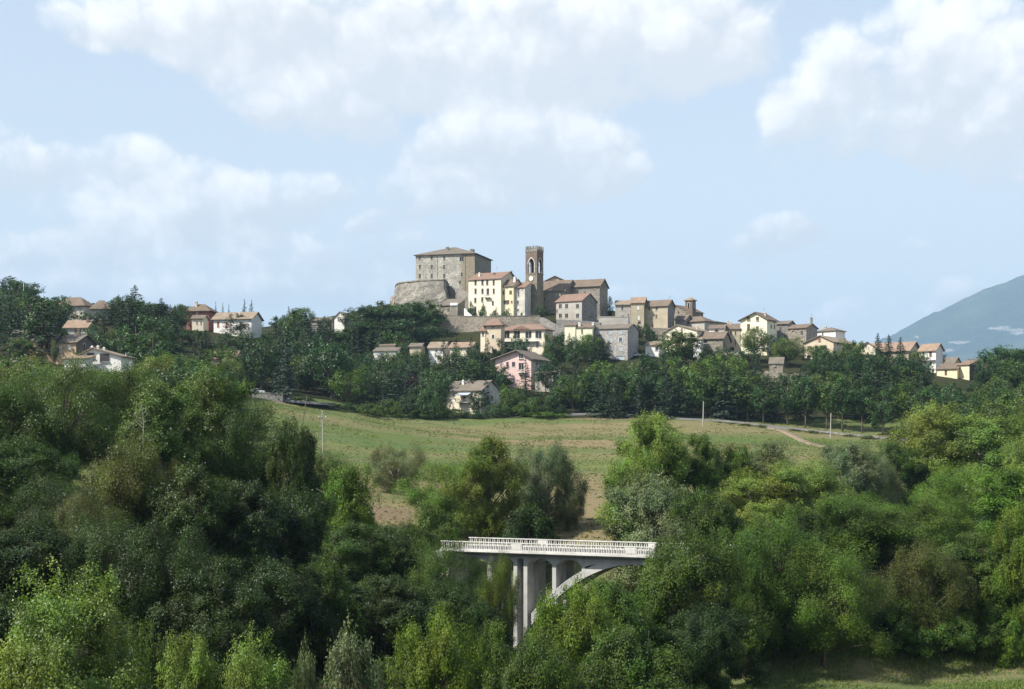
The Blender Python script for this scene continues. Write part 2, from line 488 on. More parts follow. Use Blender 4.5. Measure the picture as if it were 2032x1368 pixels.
PTS += [(0, 0, -1.7), (0, -40, -1.5), (40, 0, -2.0), (-40, 0, -2.0), (0, 12, -6.5), (20, 14, -8), (-20, 14, -8), (0, 30, -14.5), (30, 30, -15), (-30, 30, -14), (0, 50, -20), (40, 50, -20.5), (-40, 50, -18.0),
        (0, 75, -21.5), (30, 80, -21.5), (-25, 75, -19.5), (60, 80, -21), (-60, 80, -16), (0, 100, -22), (30, 110, -21.3), (-100, 100, -10), (100, 100, -20), (10, 132, -23), (14, 147, -24), (0, 148, -22.5), (-6, 150, -20), (17, 141, -22), (20, 157, -17.5), (12, 166, -13.5), (5, 166, -14), (27, 160, -13), (-12, 158, -15.5), (-18, 140, -16),
        (0, 760, 38), (150, 780, 25), (-120, 780, 48), (300, 760, 25), (0, 900, 5), (200, 950, 0), (-200, 900, 40), (-350, 850, 60), (350, 600, 22), (400, 400, 10), (400, 250, 0), (-300, 500, 55), (-400, 700, 85), (-300, 250, 15), (250, 120, -15), (-250, 60, -8), (250, 0, -10), (-150, 0, -5)]
PTS = np.array(PTS, float)
_S = 100.0
def _phi(r2):
    return np.where(r2 > 1e-12, 0.5 * r2 * np.log(np.maximum(r2, 1e-12)), 0.0)
_n = len(PTS)
_xy = PTS[:, :2] / _S
_K = _phi(((_xy[:, None] - _xy[None]) ** 2).sum(-1)) + np.eye(_n) * 4e-4
_Pm = np.hstack([np.ones((_n, 1)), _xy])
_A = np.zeros((_n + 3, _n + 3)); _A[:_n, :_n] = _K; _A[:_n, _n:] = _Pm; _A[_n:, :_n] = _Pm.T
_w = np.linalg.solve(_A, np.concatenate([PTS[:, 2], np.zeros(3)]))
def sstep(x, a, b):
    t = np.clip((x - a) / (b - a), 0, 1)
    return t * t * (3 - 2 * t)
def ground_z(x, y):
    x = np.atleast_1d(np.asarray(x, float)); y = np.atleast_1d(np.asarray(y, float))
    cx, cyv = np.clip(x, -450, 450), np.clip(y, -80, 1000)
    out = np.empty(len(x))
    for i in range(0, len(x), 20000):
        q = np.stack([cx[i:i + 20000], cyv[i:i + 20000]], 1) / _S
        ph = _phi(((q[:, None] - _xy[None]) ** 2).sum(-1))
        out[i:i + 20000] = ph @ _w[:_n] + _w[_n] + q @ _w[_n + 1:]
    far = np.maximum(sstep(np.abs(x), 330, 1100), sstep(y, 820, 1500))
    roll = 10 * np.sin(x / 410.0) * np.cos(y / 530.0) - 12
    return out * (1 - far) + roll * far
def gz(x, y):
    return float(ground_z(x, y)[0])

def axis(spec):
    out = []
    for a, b, st in spec:
        out.extend(np.arange(a, b, st))
    return np.array(out + [spec[-1][1]])
gx = axis([(-21000, -9000, 3000), (-9000, -2000, 700), (-2000, -500, 100), (-500, -220, 14), (-220, 220, 3.0), (220, 500, 14), (500, 2000, 100), (2000, 9000, 700), (9000, 21000, 3000)])
gy = axis([(-2500, -100, 300), (-100, 60, 8), (60, 460, 2.4), (460, 700, 4), (700, 1000, 20), (1000, 3000, 150), (3000, 9000, 700), (9000, 21000, 3000)])
GXm, GYm = np.meshgrid(gx, gy)
gxf, gyf = GXm.ravel(), GYm.ravel()
gzf = ground_z(gxf, gyf)
def vnoise(x, y, sc, seed=0):
    """smooth value noise on a lattice"""
    r = np.random.default_rng(seed).random((256, 256))
    u, v = x / sc, y / sc
    i, j = np.floor(u).astype(int), np.floor(v).astype(int)
    fx, fy = u - i, v - j
    fx, fy = fx * fx * (3 - 2 * fx), fy * fy * (3 - 2 * fy)
    a, b = r[i % 256, j % 256], r[(i + 1) % 256, j % 256]
    c, d = r[i % 256, (j + 1) % 256], r[(i + 1) % 256, (j + 1) % 256]
    return (a * (1 - fx) + b * fx) * (1 - fy) + (c * (1 - fx) + d * fx) * fy
near = 1 - sstep(np.abs(gxf), 250, 500)
gzf = gzf + near * ((vnoise(gxf, gyf, 18, 1) - .5) * 0.9 + (vnoise(gxf, gyf, 6, 2) - .5) * 0.35) * sstep(gyf, 70, 110)
nx, ny = len(gx), len(gy)
idx = np.arange(nx * ny).reshape(ny, nx)
quads = np.stack([idx[:-1, :-1], idx[:-1, 1:], idx[1:, 1:], idx[1:, :-1]], -1).reshape(-1, 4)

def raw_mesh(name, verts, quads, mats, smooth=False):
    me = bpy.data.meshes.new(name)
    nq, k = quads.shape
    me.vertices.add(len(verts)); me.vertices.foreach_set('co', np.asarray(verts, np.float32).ravel())
    me.loops.add(nq * k); me.loops.foreach_set('vertex_index', quads.astype(np.int32).ravel())
    me.polygons.add(nq)
    me.polygons.foreach_set('loop_start', np.arange(0, nq * k, k, dtype=np.int32))
    if smooth:
        me.polygons.foreach_set('use_smooth', np.ones(nq, bool))
    for m in mats:
        me.materials.append(m)
    me.update(calc_edges=True)
    return me

# what grows where: R = meadow, G = dry straw, B = bare soil
pxv = HX + F * gxf / np.maximum(gyf, 1.0)
pyv = HY - F * gzf / np.maximum(gyf, 1.0)
meadow = np.zeros(len(gxf)); straw = np.zeros(len(gxf)); soil = np.zeros(len(gxf))
infield = (gyf > 158) & (gyf < 436) & (gxf > -62)
meadow[infield] = 1.0
low = (gyf > 60) & (gyf < 133) & (gxf > 12)
meadow[low] = 1.0
def spot(px, py, Y, rx, ry, s):
    c = P(px, py, Y)
    return s * np.exp(-(((gxf - c.x) / rx) ** 2 + ((gyf - c.y) / ry) ** 2))
for (px, py, Y, rx, ry, s) in [(1190, 880, 345, 26, 22, .95), (780, 925, 260, 40, 8, .75), (720, 960, 225, 14, 22, .9), (860, 858, 395, 40, 10, .75), (1080, 880, 350, 40, 9, .55), (1240, 950, 245, 22, 8, .5), (1000, 905, 300, 50, 5, .5), (1170, 1010, 205, 9, 26, .9), (1190, 950, 245, 10, 20, .8), (1200, 1035, 185, 14, 18, .9), (1150, 1000, 205, 12, 12, .7), (770, 1020, 190, 8, 10, .9),
                               (640, 850, 350, 12, 14, .5), (1560, 915, 300, 28, 12, .6), (1700, 900, 330, 30, 10, .4), (1300, 880, 350, 30, 14, .6), (1700, 1340, 121, 60, 1.6, .25), (1900, 1318, 128, 30, 1.6, .5), (1250, 845, 415, 60, 9, .7), (1500, 858, 400, 60, 8, .6), (560, 795, 392, 12, 8, .6)]:
    straw += spot(px, py, Y, rx, ry, s)
for (px, py, Y, rx, ry, s) in [(775, 1022, 190, 5, 5, 1.2), (1210, 830, 434, 10, 4, 1.0), (1150, 826, 438, 10, 4, 1.1), (1270, 834, 428, 14, 4, .8), (740, 950, 232, 6, 10, .5), (1890, 1311, 129, 14, 1.0, .6), (1240, 1150, 163, 5, 4, .4)]:
    soil += spot(px, py, Y, rx, ry, s)
gcol = np.stack([meadow, np.clip(straw, 0, 1), np.clip(soil, 0, 1), np.ones(len(gxf))], 1).astype(np.float32)

def mat_ground():
    m, t, b = new_mat('ground_cover')
    at = t.n('ShaderNodeAttribute'); at.attribute_name = 'cover'
    sp = t.n('ShaderNodeSeparateColor'); t.l(at.outputs['Color'], sp.inputs[0])
    co = t.n('ShaderNodeTexCoord').outputs['Object']
    flat = t.vmath('MULTIPLY', co, (1.0, 1.0, 0.0))
    swath = t.noise(t.vmath('MULTIPLY', flat, (0.018, 0.11, 0.0)), 1.0, 4, 0.6, 0.4)
    patch = t.noise(flat, 0.05, 5, 0.65, 0.5)
    fine = t.noise(flat, 0.9, 4, 0.7)
    tuft = t.noise(flat, 4.0, 3, 0.7)
    green = t.mix(t.ramp(patch, 0.35, 0.65), (.095, .142, .038), (.150, .172, .058))
    green = t.mix(t.ramp(swath, 0.42, 0.60), green, (.078, .138, .042))
    strawf = t.math('MULTIPLY', t.math('ADD', t.math('MULTIPLY', sp.outputs[1], 1.35), t.ramp(swath, 0.50, 0.70, 0.0, 0.60)), t.ramp(fine, 0.30, 0.62, 0.45, 1.0), clamp=True)
    grass = t.mix(strawf, green, (.240, .190, .105))
    grass = t.mix(t.ramp(t.noise(flat, 0.35, 5, 0.75), 0.56, 0.72, 0, 0.6), grass, (.045, .052, .022))
    grass = t.mix(t.ramp(tuft, 0.58, 0.75, 0, 0.55), grass, (.24, .22, .13))
    grass = t.mix(t.ramp(tuft, 0.25, 0.42, 0.5, 0.0), grass, (.055, .085, .030))
    soilc = t.mix(fine, (.24, .18, .115), (.17, .125, .08))
    grass = t.mix(t.ramp(t.math('ADD', sp.outputs[2], t.math('MULTIPLY_ADD', fine, 0.5, -0.25)), 0.35, 0.7), grass, soilc)
    wood = t.mix(t.ramp(patch, 0.3, 0.7), (.026, .034, .013), (.050, .050, .024))
    wood = t.mix(t.ramp(fine, 0.5, 0.75, 0, 0.6), wood, (.05, .04, .025))
    t.l(t.mix(sp.outputs[0], wood, grass), b.inputs['Base Color'])
    b.inputs['Roughness'].default_value = 1.0
    b.inputs['Specular IOR Level'].default_value = 0.05
    bp = t.n('ShaderNodeBump'); bp.inputs['Strength'].default_value = 0.9; bp.inputs['Distance'].default_value = 0.30
    t.l(t.math('ADD', tuft, fine), bp.inputs['Height']); t.l(bp.outputs[0], b.inputs['Normal'])
    return m
g_me = raw_mesh('ground', np.stack([gxf, gyf, gzf], 1), quads, [mat_ground()], smooth=True)
ca = g_me.color_attributes.new('cover', 'FLOAT_COLOR', 'POINT')
ca.data.foreach_set('color', gcol.ravel())
tag(link('ground', g_me), 'green and straw coloured hillside meadow rising to the village', None, None, 'structure')

def gzn(x, y):
    """ground height including the small bumps"""
    x = np.atleast_1d(np.asarray(x, float)); y = np.atleast_1d(np.asarray(y, float))
    nr = 1 - sstep(np.abs(x), 250, 500)
    return ground_z(x, y) + nr * ((vnoise(x, y, 18, 1) - .5) * 0.9 + (vnoise(x, y, 6, 2) - .5) * 0.35) * sstep(y, 70, 110)

# ------------------------------------------------------------------ mountain
mx = np.linspace(200, 5200, 200); my = np.linspace(3000, 6400, 120)
MX, MY = np.meshgrid(mx, my); mxf, myf = MX.ravel(), MY.ravel()
ridge = np.interp(mxf, [200, 700, 980, 1090, 1110, 1160, 1300, 1425, 1550, 1800, 2300, 3200, 5200], [20, 120, 230, 300, 325, 338, 406, 468, 522, 560, 540, 470, 260])
prof = np.interp(myf, [3000, 3300, 3800, 4500, 5400, 6400], [-.08, .05, .42, 1.0, .5, -.05])
gul = (vnoise(mxf, myf, 420, 5) - .5) * 190 + (vnoise(mxf, myf * .5, 150, 6) - .5) * 120
fold = (vnoise(mxf, myf, 60, 8) - .5) * 22 + (vnoise(mxf, myf, 26, 9) - .5) * 12
mzf = ridge * prof + gul * np.clip(prof * (1 - prof) * 3.2, 0, 1) + fold * np.clip(prof * 2, 0, 1) * .9
mi = np.arange(len(mx) * len(my)).reshape(len(my), len(mx))
mq = np.stack([mi[:-1, :-1], mi[:-1, 1:], mi[1:, 1:], mi[1:, :-1]], -1).reshape(-1, 4)
def mat_mountain():
    m, t, b = new_mat('wooded_mountain')
    co = t.vmath('MULTIPLY', t.n('ShaderNodeTexCoord').outputs['Object'], (.3125, .3125, .3125))
    n1 = t.noise(co, 0.004, 6, 0.65)
    n2 = t.noise(co, 0.03, 5, 0.7)
    base = t.mix(t.ramp(n1, 0.4, 0.62), (.018, .034, .020), (.056, .076, .036))
    base = t.mix(t.ramp(n2, 0.45, 0.7), base, (.014, .026, .018))
    xz = t.xyz(co)
    rock = None
    nn = t.math('MULTIPLY_ADD', t.noise(t.vmath('MULTIPLY', co, (1, .3, 2.2)), 0.035, 6, 0.85), 7.0, -3.7)
    for (px, py, Y, rx, rz) in [(1900, 682, 3900, 30, 11), (1920, 686, 3900, 26, 10), (1940, 672, 4000, 30, 8), (1815, 670, 3850, 22, 4), (1850, 664, 3900, 12, 3), (2010, 648, 4050, 34, 12), (2028, 655, 4050, 26, 12), (2003, 685, 3850, 10, 4), (1888, 650, 4000, 6, 8)]:
        c = P(px, py, Y)
        q = t.vmath('MULTIPLY', t.vmath('SUBTRACT', co, (c.x, 0, c.z)), (1 / rx, 0, 1 / rz))
        e = t.math('SUBTRACT', 1.1, t.vmath('LENGTH', q))
        rock = e if rock is None else t.math('MAXIMUM', rock, e)
    f = t.math('MULTIPLY', t.ramp(t.math('ADD', rock, nn), 0.1, 0.5), t.ramp(rock, 0.0, 0.4, 0.0, 0.75))
    base = t.mix(f, base, (.30, .285, .26))
    t.l(base, b.inputs['Base Color'])
    b.inputs['Roughness'].default_value = 1.0
    b.inputs['Specular IOR Level'].default_value = 0.0
    bp = t.n('ShaderNodeBump'); bp.inputs['Strength'].default_value = 0.6; bp.inputs['Distance'].default_value = 90.0
    t.l(n2, bp.inputs['Height']); t.l(bp.outputs[0], b.inputs['Normal'])
    return m
tag(link('mountain', raw_mesh('mountain', np.stack([mxf, myf, mzf], 1) * 3.2, mq, [mat_mountain()], smooth=True)), 'hazy blue wooded mountain with pale rock scars', None, None, 'structure')

# ------------------------------------------------------------------ haze
hz = MB(); hz.box(-21500, 21500, -3000, 21500, -60, 1990)
hm = bpy.data.materials.new('haze'); hm.use_nodes = True
hm.node_tree.nodes.clear()
ht = NT(hm.node_tree)
ho = ht.n('ShaderNodeOutputMaterial'); hv = ht.n('ShaderNodeVolumePrincipled')
hv.inputs['Color'].default_value = (.50, .74, 1.0, 1)
hv.inputs['Density'].default_value = 0.000065
hv.inputs['Anisotropy'].default_value = 0.0
ht.l(hv.outputs[0], ho.inputs['Volume'])
hz_o = link('haze', hz.mesh('haze', [hm], fix=True))
tag(hz_o, 'thin summer haze over the valley', None, None, 'stuff')

# ------------------------------------------------------------------ roads and tracks
def drape(pts, step=2.0):
    """densify a ground polyline given as (px, row guess, distance)"""
    w = [P(a, 885, c) for a, b, c in pts]
    out = []
    for i in range(len(w) - 1):
        k = max(1, int((w[i + 1] - w[i]).length / step))
        for j in range(k):
            p = w[i].lerp(w[i + 1], j / k); out.append((p.x, p.y))
    out.append((w[-1].x, w[-1].y))
    a = np.array(out)
    for _ in range(3):
        a[1:-1] = (a[:-2] + 2 * a[1:-1] + a[2:]) / 4
    return a
def ribbon(name, pts, width, lift, mat, label, smooth_z=7):
    a = drape(pts)
    d = np.gradient(a, axis=0); d /= np.linalg.norm(d, axis=1)[:, None]
    nrm = np.stack([-d[:, 1], d[:, 0]], 1)
    offs = np.array([-width / 2 - .5, -width / 2, 0, width / 2, width / 2 + .5])
    zc = gzn(a[:, 0], a[:, 1])
    for o_ in (-width / 2, width / 2):
        q = a + nrm * o_
        zc = np.maximum(zc, gzn(q[:, 0], q[:, 1]))
    ker = np.ones(smooth_z) / smooth_z
    zc = np.convolve(np.pad(zc, smooth_z // 2, 'edge'), ker, 'valid') + lift
    vs = np.concatenate([np.column_stack([a + nrm * o_, zc - (.7 if abs(o_) > width / 2 + .1 else 0)]) for o_ in offs])
    n = len(a)
    q = np.concatenate([np.stack([np.arange(n - 1) + k * n, np.arange(1, n) + k * n, np.arange(1, n) + (k + 1) * n, np.arange(n - 1) + (k + 1) * n], 1) for k in range(4)])
    o = link(name, raw_mesh(name, vs, q, [mat], smooth=True))
    tag(o, label, None, None, 'structure')
    return a, nrm, zc
ROAD = [(1120, 826, 446), (1200, 828, 445), (1300, 836, 432), (1400, 842, 425), (1500, 846, 420), (1600, 856, 412), (1700, 866, 405), (1800, 876, 398), (1900, 884, 392), (2100, 890, 385)]
ra, rn, rz_ = ribbon('road', ROAD, 4.0, 0.12, M['asphalt'], 'narrow grey village road along the top of the meadow')
mat_dirt = mat_flat('dirt_track_soil', (.26, .20, .135), 1.0, .4)
ribbon('dirt_track', [(1525, 850, 416), (1555, 856, 405), (1590, 866, 385), (1620, 876, 365), (1645, 884, 352)], 2.3, 0.06, mat_dirt, 'bare dirt track leaving the road across the meadow', 3)
ribbon('village_lane', [(440, 780, 412), (480, 780, 412), (520, 782, 411), (560, 783, 410), (600, 786, 412), (650, 790, 420)], 6.0, 0.25, M['asphalt'], 'grey lane passing behind the wall at the meadow corner')
# ------------------------------------------------------------------ houses
def hit(px, py, cx, cyy, dx, dy):
    """where the sight line of a pixel meets the vertical plane through (cx, cyy) along (dx, dy): distance along it and height"""
    k = (px - HX) / F
    t = (k * cyy - cx) / (dx - k * dy)
    return t, (HY - py) / F * (cyy + t * dy), cyy + t * dy

def holed(mb, W, z0, z1, holes, put, thick=0.35, mat=0):
    """a wall rectangle 0..W x z0..z1 with rectangular openings and their reveals; put maps (along, inward, up) to a point"""
    xs = sorted({0.0, W, *[min(max(v, 0), W) for h in holes for v in (h[0], h[1])]})
    zs = sorted({z0, z1, *[min(max(v, z0), z1) for h in holes for v in (h[2], h[3])]})
    for i in range(len(xs) - 1):
        for j in range(len(zs) - 1):
            cx, cz = (xs[i] + xs[i + 1]) / 2, (zs[j] + zs[j + 1]) / 2
            if any(h[0] < cx < h[1] and h[2] < cz < h[3] for h in holes):
                continue
            mb.face([put(xs[i], 0, zs[j]), put(xs[i + 1], 0, zs[j]), put(xs[i + 1], 0, zs[j + 1]), put(xs[i], 0, zs[j + 1])], mat)
    for (a, b, c, d) in holes:
        mb.face([put(a, 0, c), put(a, thick, c), put(a, thick, d), put(a, 0, d)], mat)
        mb.face([put(b, 0, c), put(b, 0, d), put(b, thick, d), put(b, thick, c)], mat)
        mb.face([put(a, 0, c), put(b, 0, c), put(b, thick, c), put(a, thick, c)], mat)
        mb.face([put(a, 0, d), put(a, thick, d), put(b, thick, d), put(b, 0, d)], mat)

_cache = {}
def cached(key, build):
    if key not in _cache:
        _cache[key] = build()
    return _cache[key]

def arch_poly(w, h, n=8, pointed=False):
    r = w / 2
    pts = [(-r, 0), (r, 0)]
    if pointed:
        for k in range(n + 1):
            a = math.acos(0.5) * k / n        # arc centred on the opposite jamb
            pts.append((-r + 2 * r * math.cos(a), h - 2 * r * math.sin(math.acos(0.5)) + 2 * r * math.sin(a)))
        pts += [(-x, z) for x, z in reversed(pts[2:-1])]
    else:
        for k in range(n + 1):
            a = math.pi * k / n
            pts.append((r * math.cos(a), h - r + r * math.sin(a)))
    return pts

def make_window(parent, loc, rz, w, h, kind, sm, fm):
    """one window or door with its pane, shutters and sill; local x along the wall, y inward"""
    w, h = max(round(w, 1), .4), max(round(h, 1), .4)
    door = kind in 'dg'
    def frame():
        m = MB(); b = .08
        m.box(-w / 2, -w / 2 + b, .16, .26, 0, h); m.box(w / 2 - b, w / 2, .16, .26, 0, h)
        m.box(-w / 2 + b, w / 2 - b, .165, .255, h - b, h); m.box(-w / 2 + b, w / 2 - b, .165, .255, 0, b)
        if not door:
            m.box(-.035, .035, .17, .25, b, h - b)
        return m.mesh('window_frame', [M[fm]])
    def arch_frame():
        m = MB()
        o = arch_poly(w + .3, h + .15); i = arch_poly(w, h)
        for k in range(1, len(o) - 1):
            k2 = (k + 1) % len(o)
            for y in (-.09,):
                m.face([(o[k][0], y, o[k][1]), (o[k2][0], y, o[k2][1]), (i[k2][0], y, i[k2][1]), (i[k][0], y, i[k][1])])
            m.face([(o[k][0], -.09, o[k][1]), (o[k][0], .02, o[k][1]), (o[k2][0], .02, o[k2][1]), (o[k2][0], -.09, o[k2][1])])
            m.face([(i[k][0], -.09, i[k][1]), (i[k2][0], -.09, i[k2][1]), (i[k2][0], -.02, i[k2][1]), (i[k][0], -.02, i[k][1])])
        m.face([(o[-1][0], -.09, o[-1][1]), (o[0][0], -.09, o[0][1]), (i[0][0], -.09, i[0][1]), (i[-1][0], -.09, i[-1][1])])
        return m.mesh('arch_frame', [M[fm]])
    arch = kind == 'a'
    o = link('door' if door else 'window', cached((w, h, 'frame' + kind if arch or door else 'frame', fm), arch_frame if arch else frame), parent, loc, (0, 0, rz))
    def pane():
        m = MB()
        if arch:
            m.prism(arch_poly(w, h), -.03, .0, 'y')
        else:
            m.box(-w / 2 + .05, w / 2 - .05, .20, .23, .05, h - .05)
        return m.mesh('pane', [M['pane'] if not door else M[sm]])
    link('leaf' if door else 'pane', cached((w, h, 'pane', arch, door and sm), pane), o)
    if kind == 's':
        def shut():
            m = MB(); m.box(0, w / 2 - .02, .05, .11, .02, h - .02)
            for k in range(int(h / .28)):
                m.box(.05, w / 2 - .07, .035, .05, .08 + k * .28, .08 + k * .28 + .16)
            return m.mesh('shutter', [M[sm]])
        me = cached((w, h, 's', sm), shut)
        link('shutter', me, o, (-w / 2 + .01, 0, 0)); link('shutter', me, o, (.01, 0, 0))
    if kind == 'o':
        def oshut():
            m = MB(); m.box(0, w / 2, -.08, -.03, 0, h); m.box(.06, w / 2 - .06, -.1, -.08, .08, h - .08)
            return m.mesh('shutter', [M[sm]])
        me = cached((w, h, 'o', sm), oshut)
        link('shutter', me, o, (-w - .02, 0, 0)); link('shutter', me, o, (w / 2 + .02, 0, 0))
    if not door and not arch:
        def sill():
            m = MB(); m.box(-w / 2 - .12, w / 2 + .12, -.14, .16, -.12, -.005)
            return m.mesh('sill', [M['frame']])
        link('sill', cached((w, 'sill'), sill), o)
    return o

class House:
    pass

def house(name, label, x0, xc, x1, ye, yb, Y, rel=22, side='R', roof='gx', ridge=None, rise=None, over=.5, wall='cream', tile='tile',
          wins=(), depth=None, found=5.0, chim=(), cat='house', group=None, peak=None, sidewall=None, shut='shut_brown', fm='frame', th=.22, roof_label=None):
    kc = (xc - HX) / F
    phi = math.atan(kc)
    a = phi + R(rel) if side == 'R' else phi - R(rel)
    ux, uy, nx_, ny_ = math.cos(a), -math.sin(a), math.sin(a), math.cos(a)
    cx, cyy = kc * Y, Y
    ze, zb = (HY - ye) / F * Y, (HY - yb) / F * Y
    if side == 'R':
        t = hit(x0, 0, cx, cyy, ux, uy)[0]; w = -t
        flx, fly = cx + ux * t, cyy + uy * t
        d = depth or hit(x1, 0, cx, cyy, nx_, ny_)[0]
    else:
        w = hit(x1, 0, cx, cyy, ux, uy)[0]
        flx, fly = cx, cyy
        d = depth or hit(x0, 0, cx, cyy, nx_, ny_)[0]
    d = abs(d); h = ze - zb
    root = thing(name, label, cat, (flx, fly, zb), -a, group)
    H = House(); H.root, H.w, H.d, H.h, H.zb, H.a = root, w, d, h, zb, a
    pk = .5
    if roof == 'gy' and peak is not None:
        pk = hit(peak, 0, flx, fly, ux, uy)[0] / w
    if rise is None:
        if ridge is not None:
            yr = Y + (ny_ * d / 2 if roof in ('gx', 'hip') else ny_ * d if roof == 'shed' else 0)
            if roof == 'gy': yr = fly + uy * w * pk
            rise = (HY - ridge) / F * yr - ze
        else:
            rise = .18 * (d if roof == 'gx' else w)
    rise = max(rise, .15)
    # openings
    fh, sh, todo = [], [], []
    for wn in wins:
        fc, px, py, pw, ph, kd = wn[:6]
        sm = wn[6] if len(wn) > 6 else shut
        if fc == 'f':
            t0 = hit(px - pw / 2, py, flx, fly, ux, uy)[0]; t1, z, Yp = hit(px + pw / 2, py, flx, fly, ux, uy)
        else:
            t0 = hit(px - pw / 2, py, cx, cyy, nx_, ny_)[0]; t1, z, Yp = hit(px + pw / 2, py, cx, cyy, nx_, ny_)
        ww, hh = max(round(abs(t1 - t0), 1), .4), max(round(ph / F * Yp, 1), .4)
        tm = (t0 + t1) / 2; zl = z - zb - hh / 2
        L = w if fc == 'f' else d
        tm = abs(tm) if fc == 's' else tm
        tm = min(max(tm, ww / 2 + .15), L - ww / 2 - .15)
        proud = zl + hh > h - .05 or kd == 'a'
        if not proud:
            if fc == 'f' or side == 'R':
                (fh if fc == 'f' else sh).append((tm - ww / 2, tm + ww / 2, zl, zl + hh))
            else:
                sh.append((d - tm - ww / 2, d - tm + ww / 2, zl, zl + hh))
        off = -.27 if proud and kd != 'a' else 0
        if fc == 'f':
            todo.append(((tm, off, zl), 0.0, ww, hh, kd, sm))
        elif side == 'R':
            todo.append(((w - off, tm, zl), R(90), ww, hh, kd, sm))
        else:
            todo.append(((off, tm, zl), R(-90), ww, hh, kd, sm))
    mb = MB()
    holed(mb, w, -found, h, fh, lambda u, v, z: (u, v, z))
    if side == 'R':
        holed(mb, d, -found, h, sh, lambda u, v, z: (w - v, u, z), mat=1)
        mb.face([(0, 0, -found), (0, 0, h), (0, d, h), (0, d, -found)])
    else:
        holed(mb, d, -found, h, sh, lambda u, v, z: (v, d - u, z), mat=1)
        mb.face([(w, 0, -found), (w, d, -found), (w, d, h), (w, 0, h)])
    mb.face([(0, d, -found), (0, d, h), (w, d, h), (w, d, -found)])
    if roof == 'gx':
        mb.face([(0, 0, h), (0, d / 2, h + rise - .03), (0, d, h)], 0 if side == 'R' else 1); mb.face([(w, 0, h), (w, d, h), (w, d / 2, h + rise - .03)], 1 if side == 'R' else 0)
    elif roof == 'gy':
        mb.face([(0, 0, h), (w, 0, h), (w * pk, 0, h + rise - .03)]); mb.face([(0, d, h), (w * pk, d, h + rise - .03), (w, d, h)])
    elif roof == 'shed':
        mb.face([(0, 0, h), (0, d, h + rise - .03), (0, d, h)]); mb.face([(w, 0, h), (w, d, h), (w, d, h + rise - .03)]); mb.face([(0, d, h), (0, d, h + rise - .03), (w, d, h + rise - .03), (w, d, h)])
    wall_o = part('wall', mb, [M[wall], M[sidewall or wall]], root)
    # interior is dark behind the panes
    for q in todo:
        make_window(root, *q[:6], fm)
    # roof
    o = over
    rb = MB()
    if roof == 'gx':
        s = rise / (d / 2)
        rb.prism([(-o, -o * s), (d / 2, rise), (d + o, -o * s), (d + o, -o * s + th), (d / 2, rise + th), (-o, -o * s + th)], -o, w + o, 'x')
        rz = lambda x, y: rise - abs(y - d / 2) * s
    elif roof == 'gy':
        s1, s2 = rise / (w * pk), rise / (w * (1 - pk))
        rb.prism([(-o, -o * s1), (w * pk, rise), (w + o, -o * s2), (w + o, -o * s2 + th), (w * pk, rise + th), (-o, -o * s1 + th)], -o, d + o, 'y')
        rz = lambda x, y: rise - (w * pk - x) * s1 if x < w * pk else rise - (x - w * pk) * s2
    elif roof == 'shed':
        s = rise / d
        rb.prism([(-o, -o * s), (d + o, rise + o * s), (d + o, rise + o * s + th), (-o, -o * s + th)], -o, w + o, 'x')
        rz = lambda x, y: y * s
    elif roof == 'hip':
        m_ = min(w, d) / 2
        s = rise / m_
        e = [(-o, -o), (w + o, -o), (w + o, d + o), (-o, d + o)]
        if w >= d:
            r = [(m_, d / 2), (w - m_ + .001, d / 2)]; fs = [(0, 1, 5, 4), (1, 2, 5), (2, 3, 4, 5), (3, 0, 4)]
        else:
            r = [(w / 2, m_), (w / 2, d - m_ + .001)]; fs = [(0, 1, 4), (1, 2, 5, 4), (2, 3, 5), (3, 0, 4, 5)]
        ez = -o * s
        pts = [(x, y, ez + th) for x, y in e] + [(x, y, rise + th) for x, y in r]
        for f_ in fs:
            rb.face([pts[k] for k in f_])
        for k in range(4):
            k2 = (k + 1) % 4
            rb.face([(e[k][0], e[k][1], ez), (e[k2][0], e[k2][1], ez), (e[k2][0], e[k2][1], ez + th), (e[k][0], e[k][1], ez + th)])
        rb.face([(x, y, ez) for x, y in reversed(e)])
        rz = lambda x, y: rise * max(0, min(1, min(x, w - x, y, d - y) / m_))
    else:
        rb.box(-o, w + o, -o, d + o, 0, th)
        rz = lambda x, y: 0
    ro = part('roof', rb, M[tile], root); ro.location = (0, 0, h + .01)
    for ch in chim:
        fx, fy, ht = ch[:3]
        wd = ch[3] if len(ch) > 3 else .6
        c = MB(); z0 = rz(fx * w, fy * d)
        c.box(-wd / 2, wd / 2, -wd / 2, wd / 2, -.6, ht); c.box(-wd / 2 - .12, wd / 2 + .12, -wd / 2 - .12, wd / 2 + .12, ht, ht + .15)
        c.box(-wd / 2 + .08, wd / 2 - .08, -wd / 2 + .08, wd / 2 - .08, ht + .15, ht + .45)
        link('chimney', c.mesh('chimney', [M[ch[4] if len(ch) > 4 else 'beige']]), ro, (fx * w, fy * d, z0))
    H.rz, H.roof = rz, ro
    return H

def antenna(H, fx, fy, ht=2.6):
    m = MB()
    m.tube([(0, 0, 0), (0, 0, ht)], .035, 4)
    for k in range(4):
        m.box(-.5 + .06 * k, .5 - .06 * k, -.02, .02, ht - .2 - .16 * k, ht - .16 - .16 * k)
    link('antenna', m.mesh('antenna', [M['metal']]), H.roof, (fx * H.w, fy * H.d, H.rz(fx * H.w, fy * H.d)))

def drainpipe(H, x, y=-.09, z0=-1.0):
    m = MB(); m.tube([(x, y, z0), (x, y, H.h - .02)], .07, 6)
    part('drainpipe', m, M['metal'], H.root)

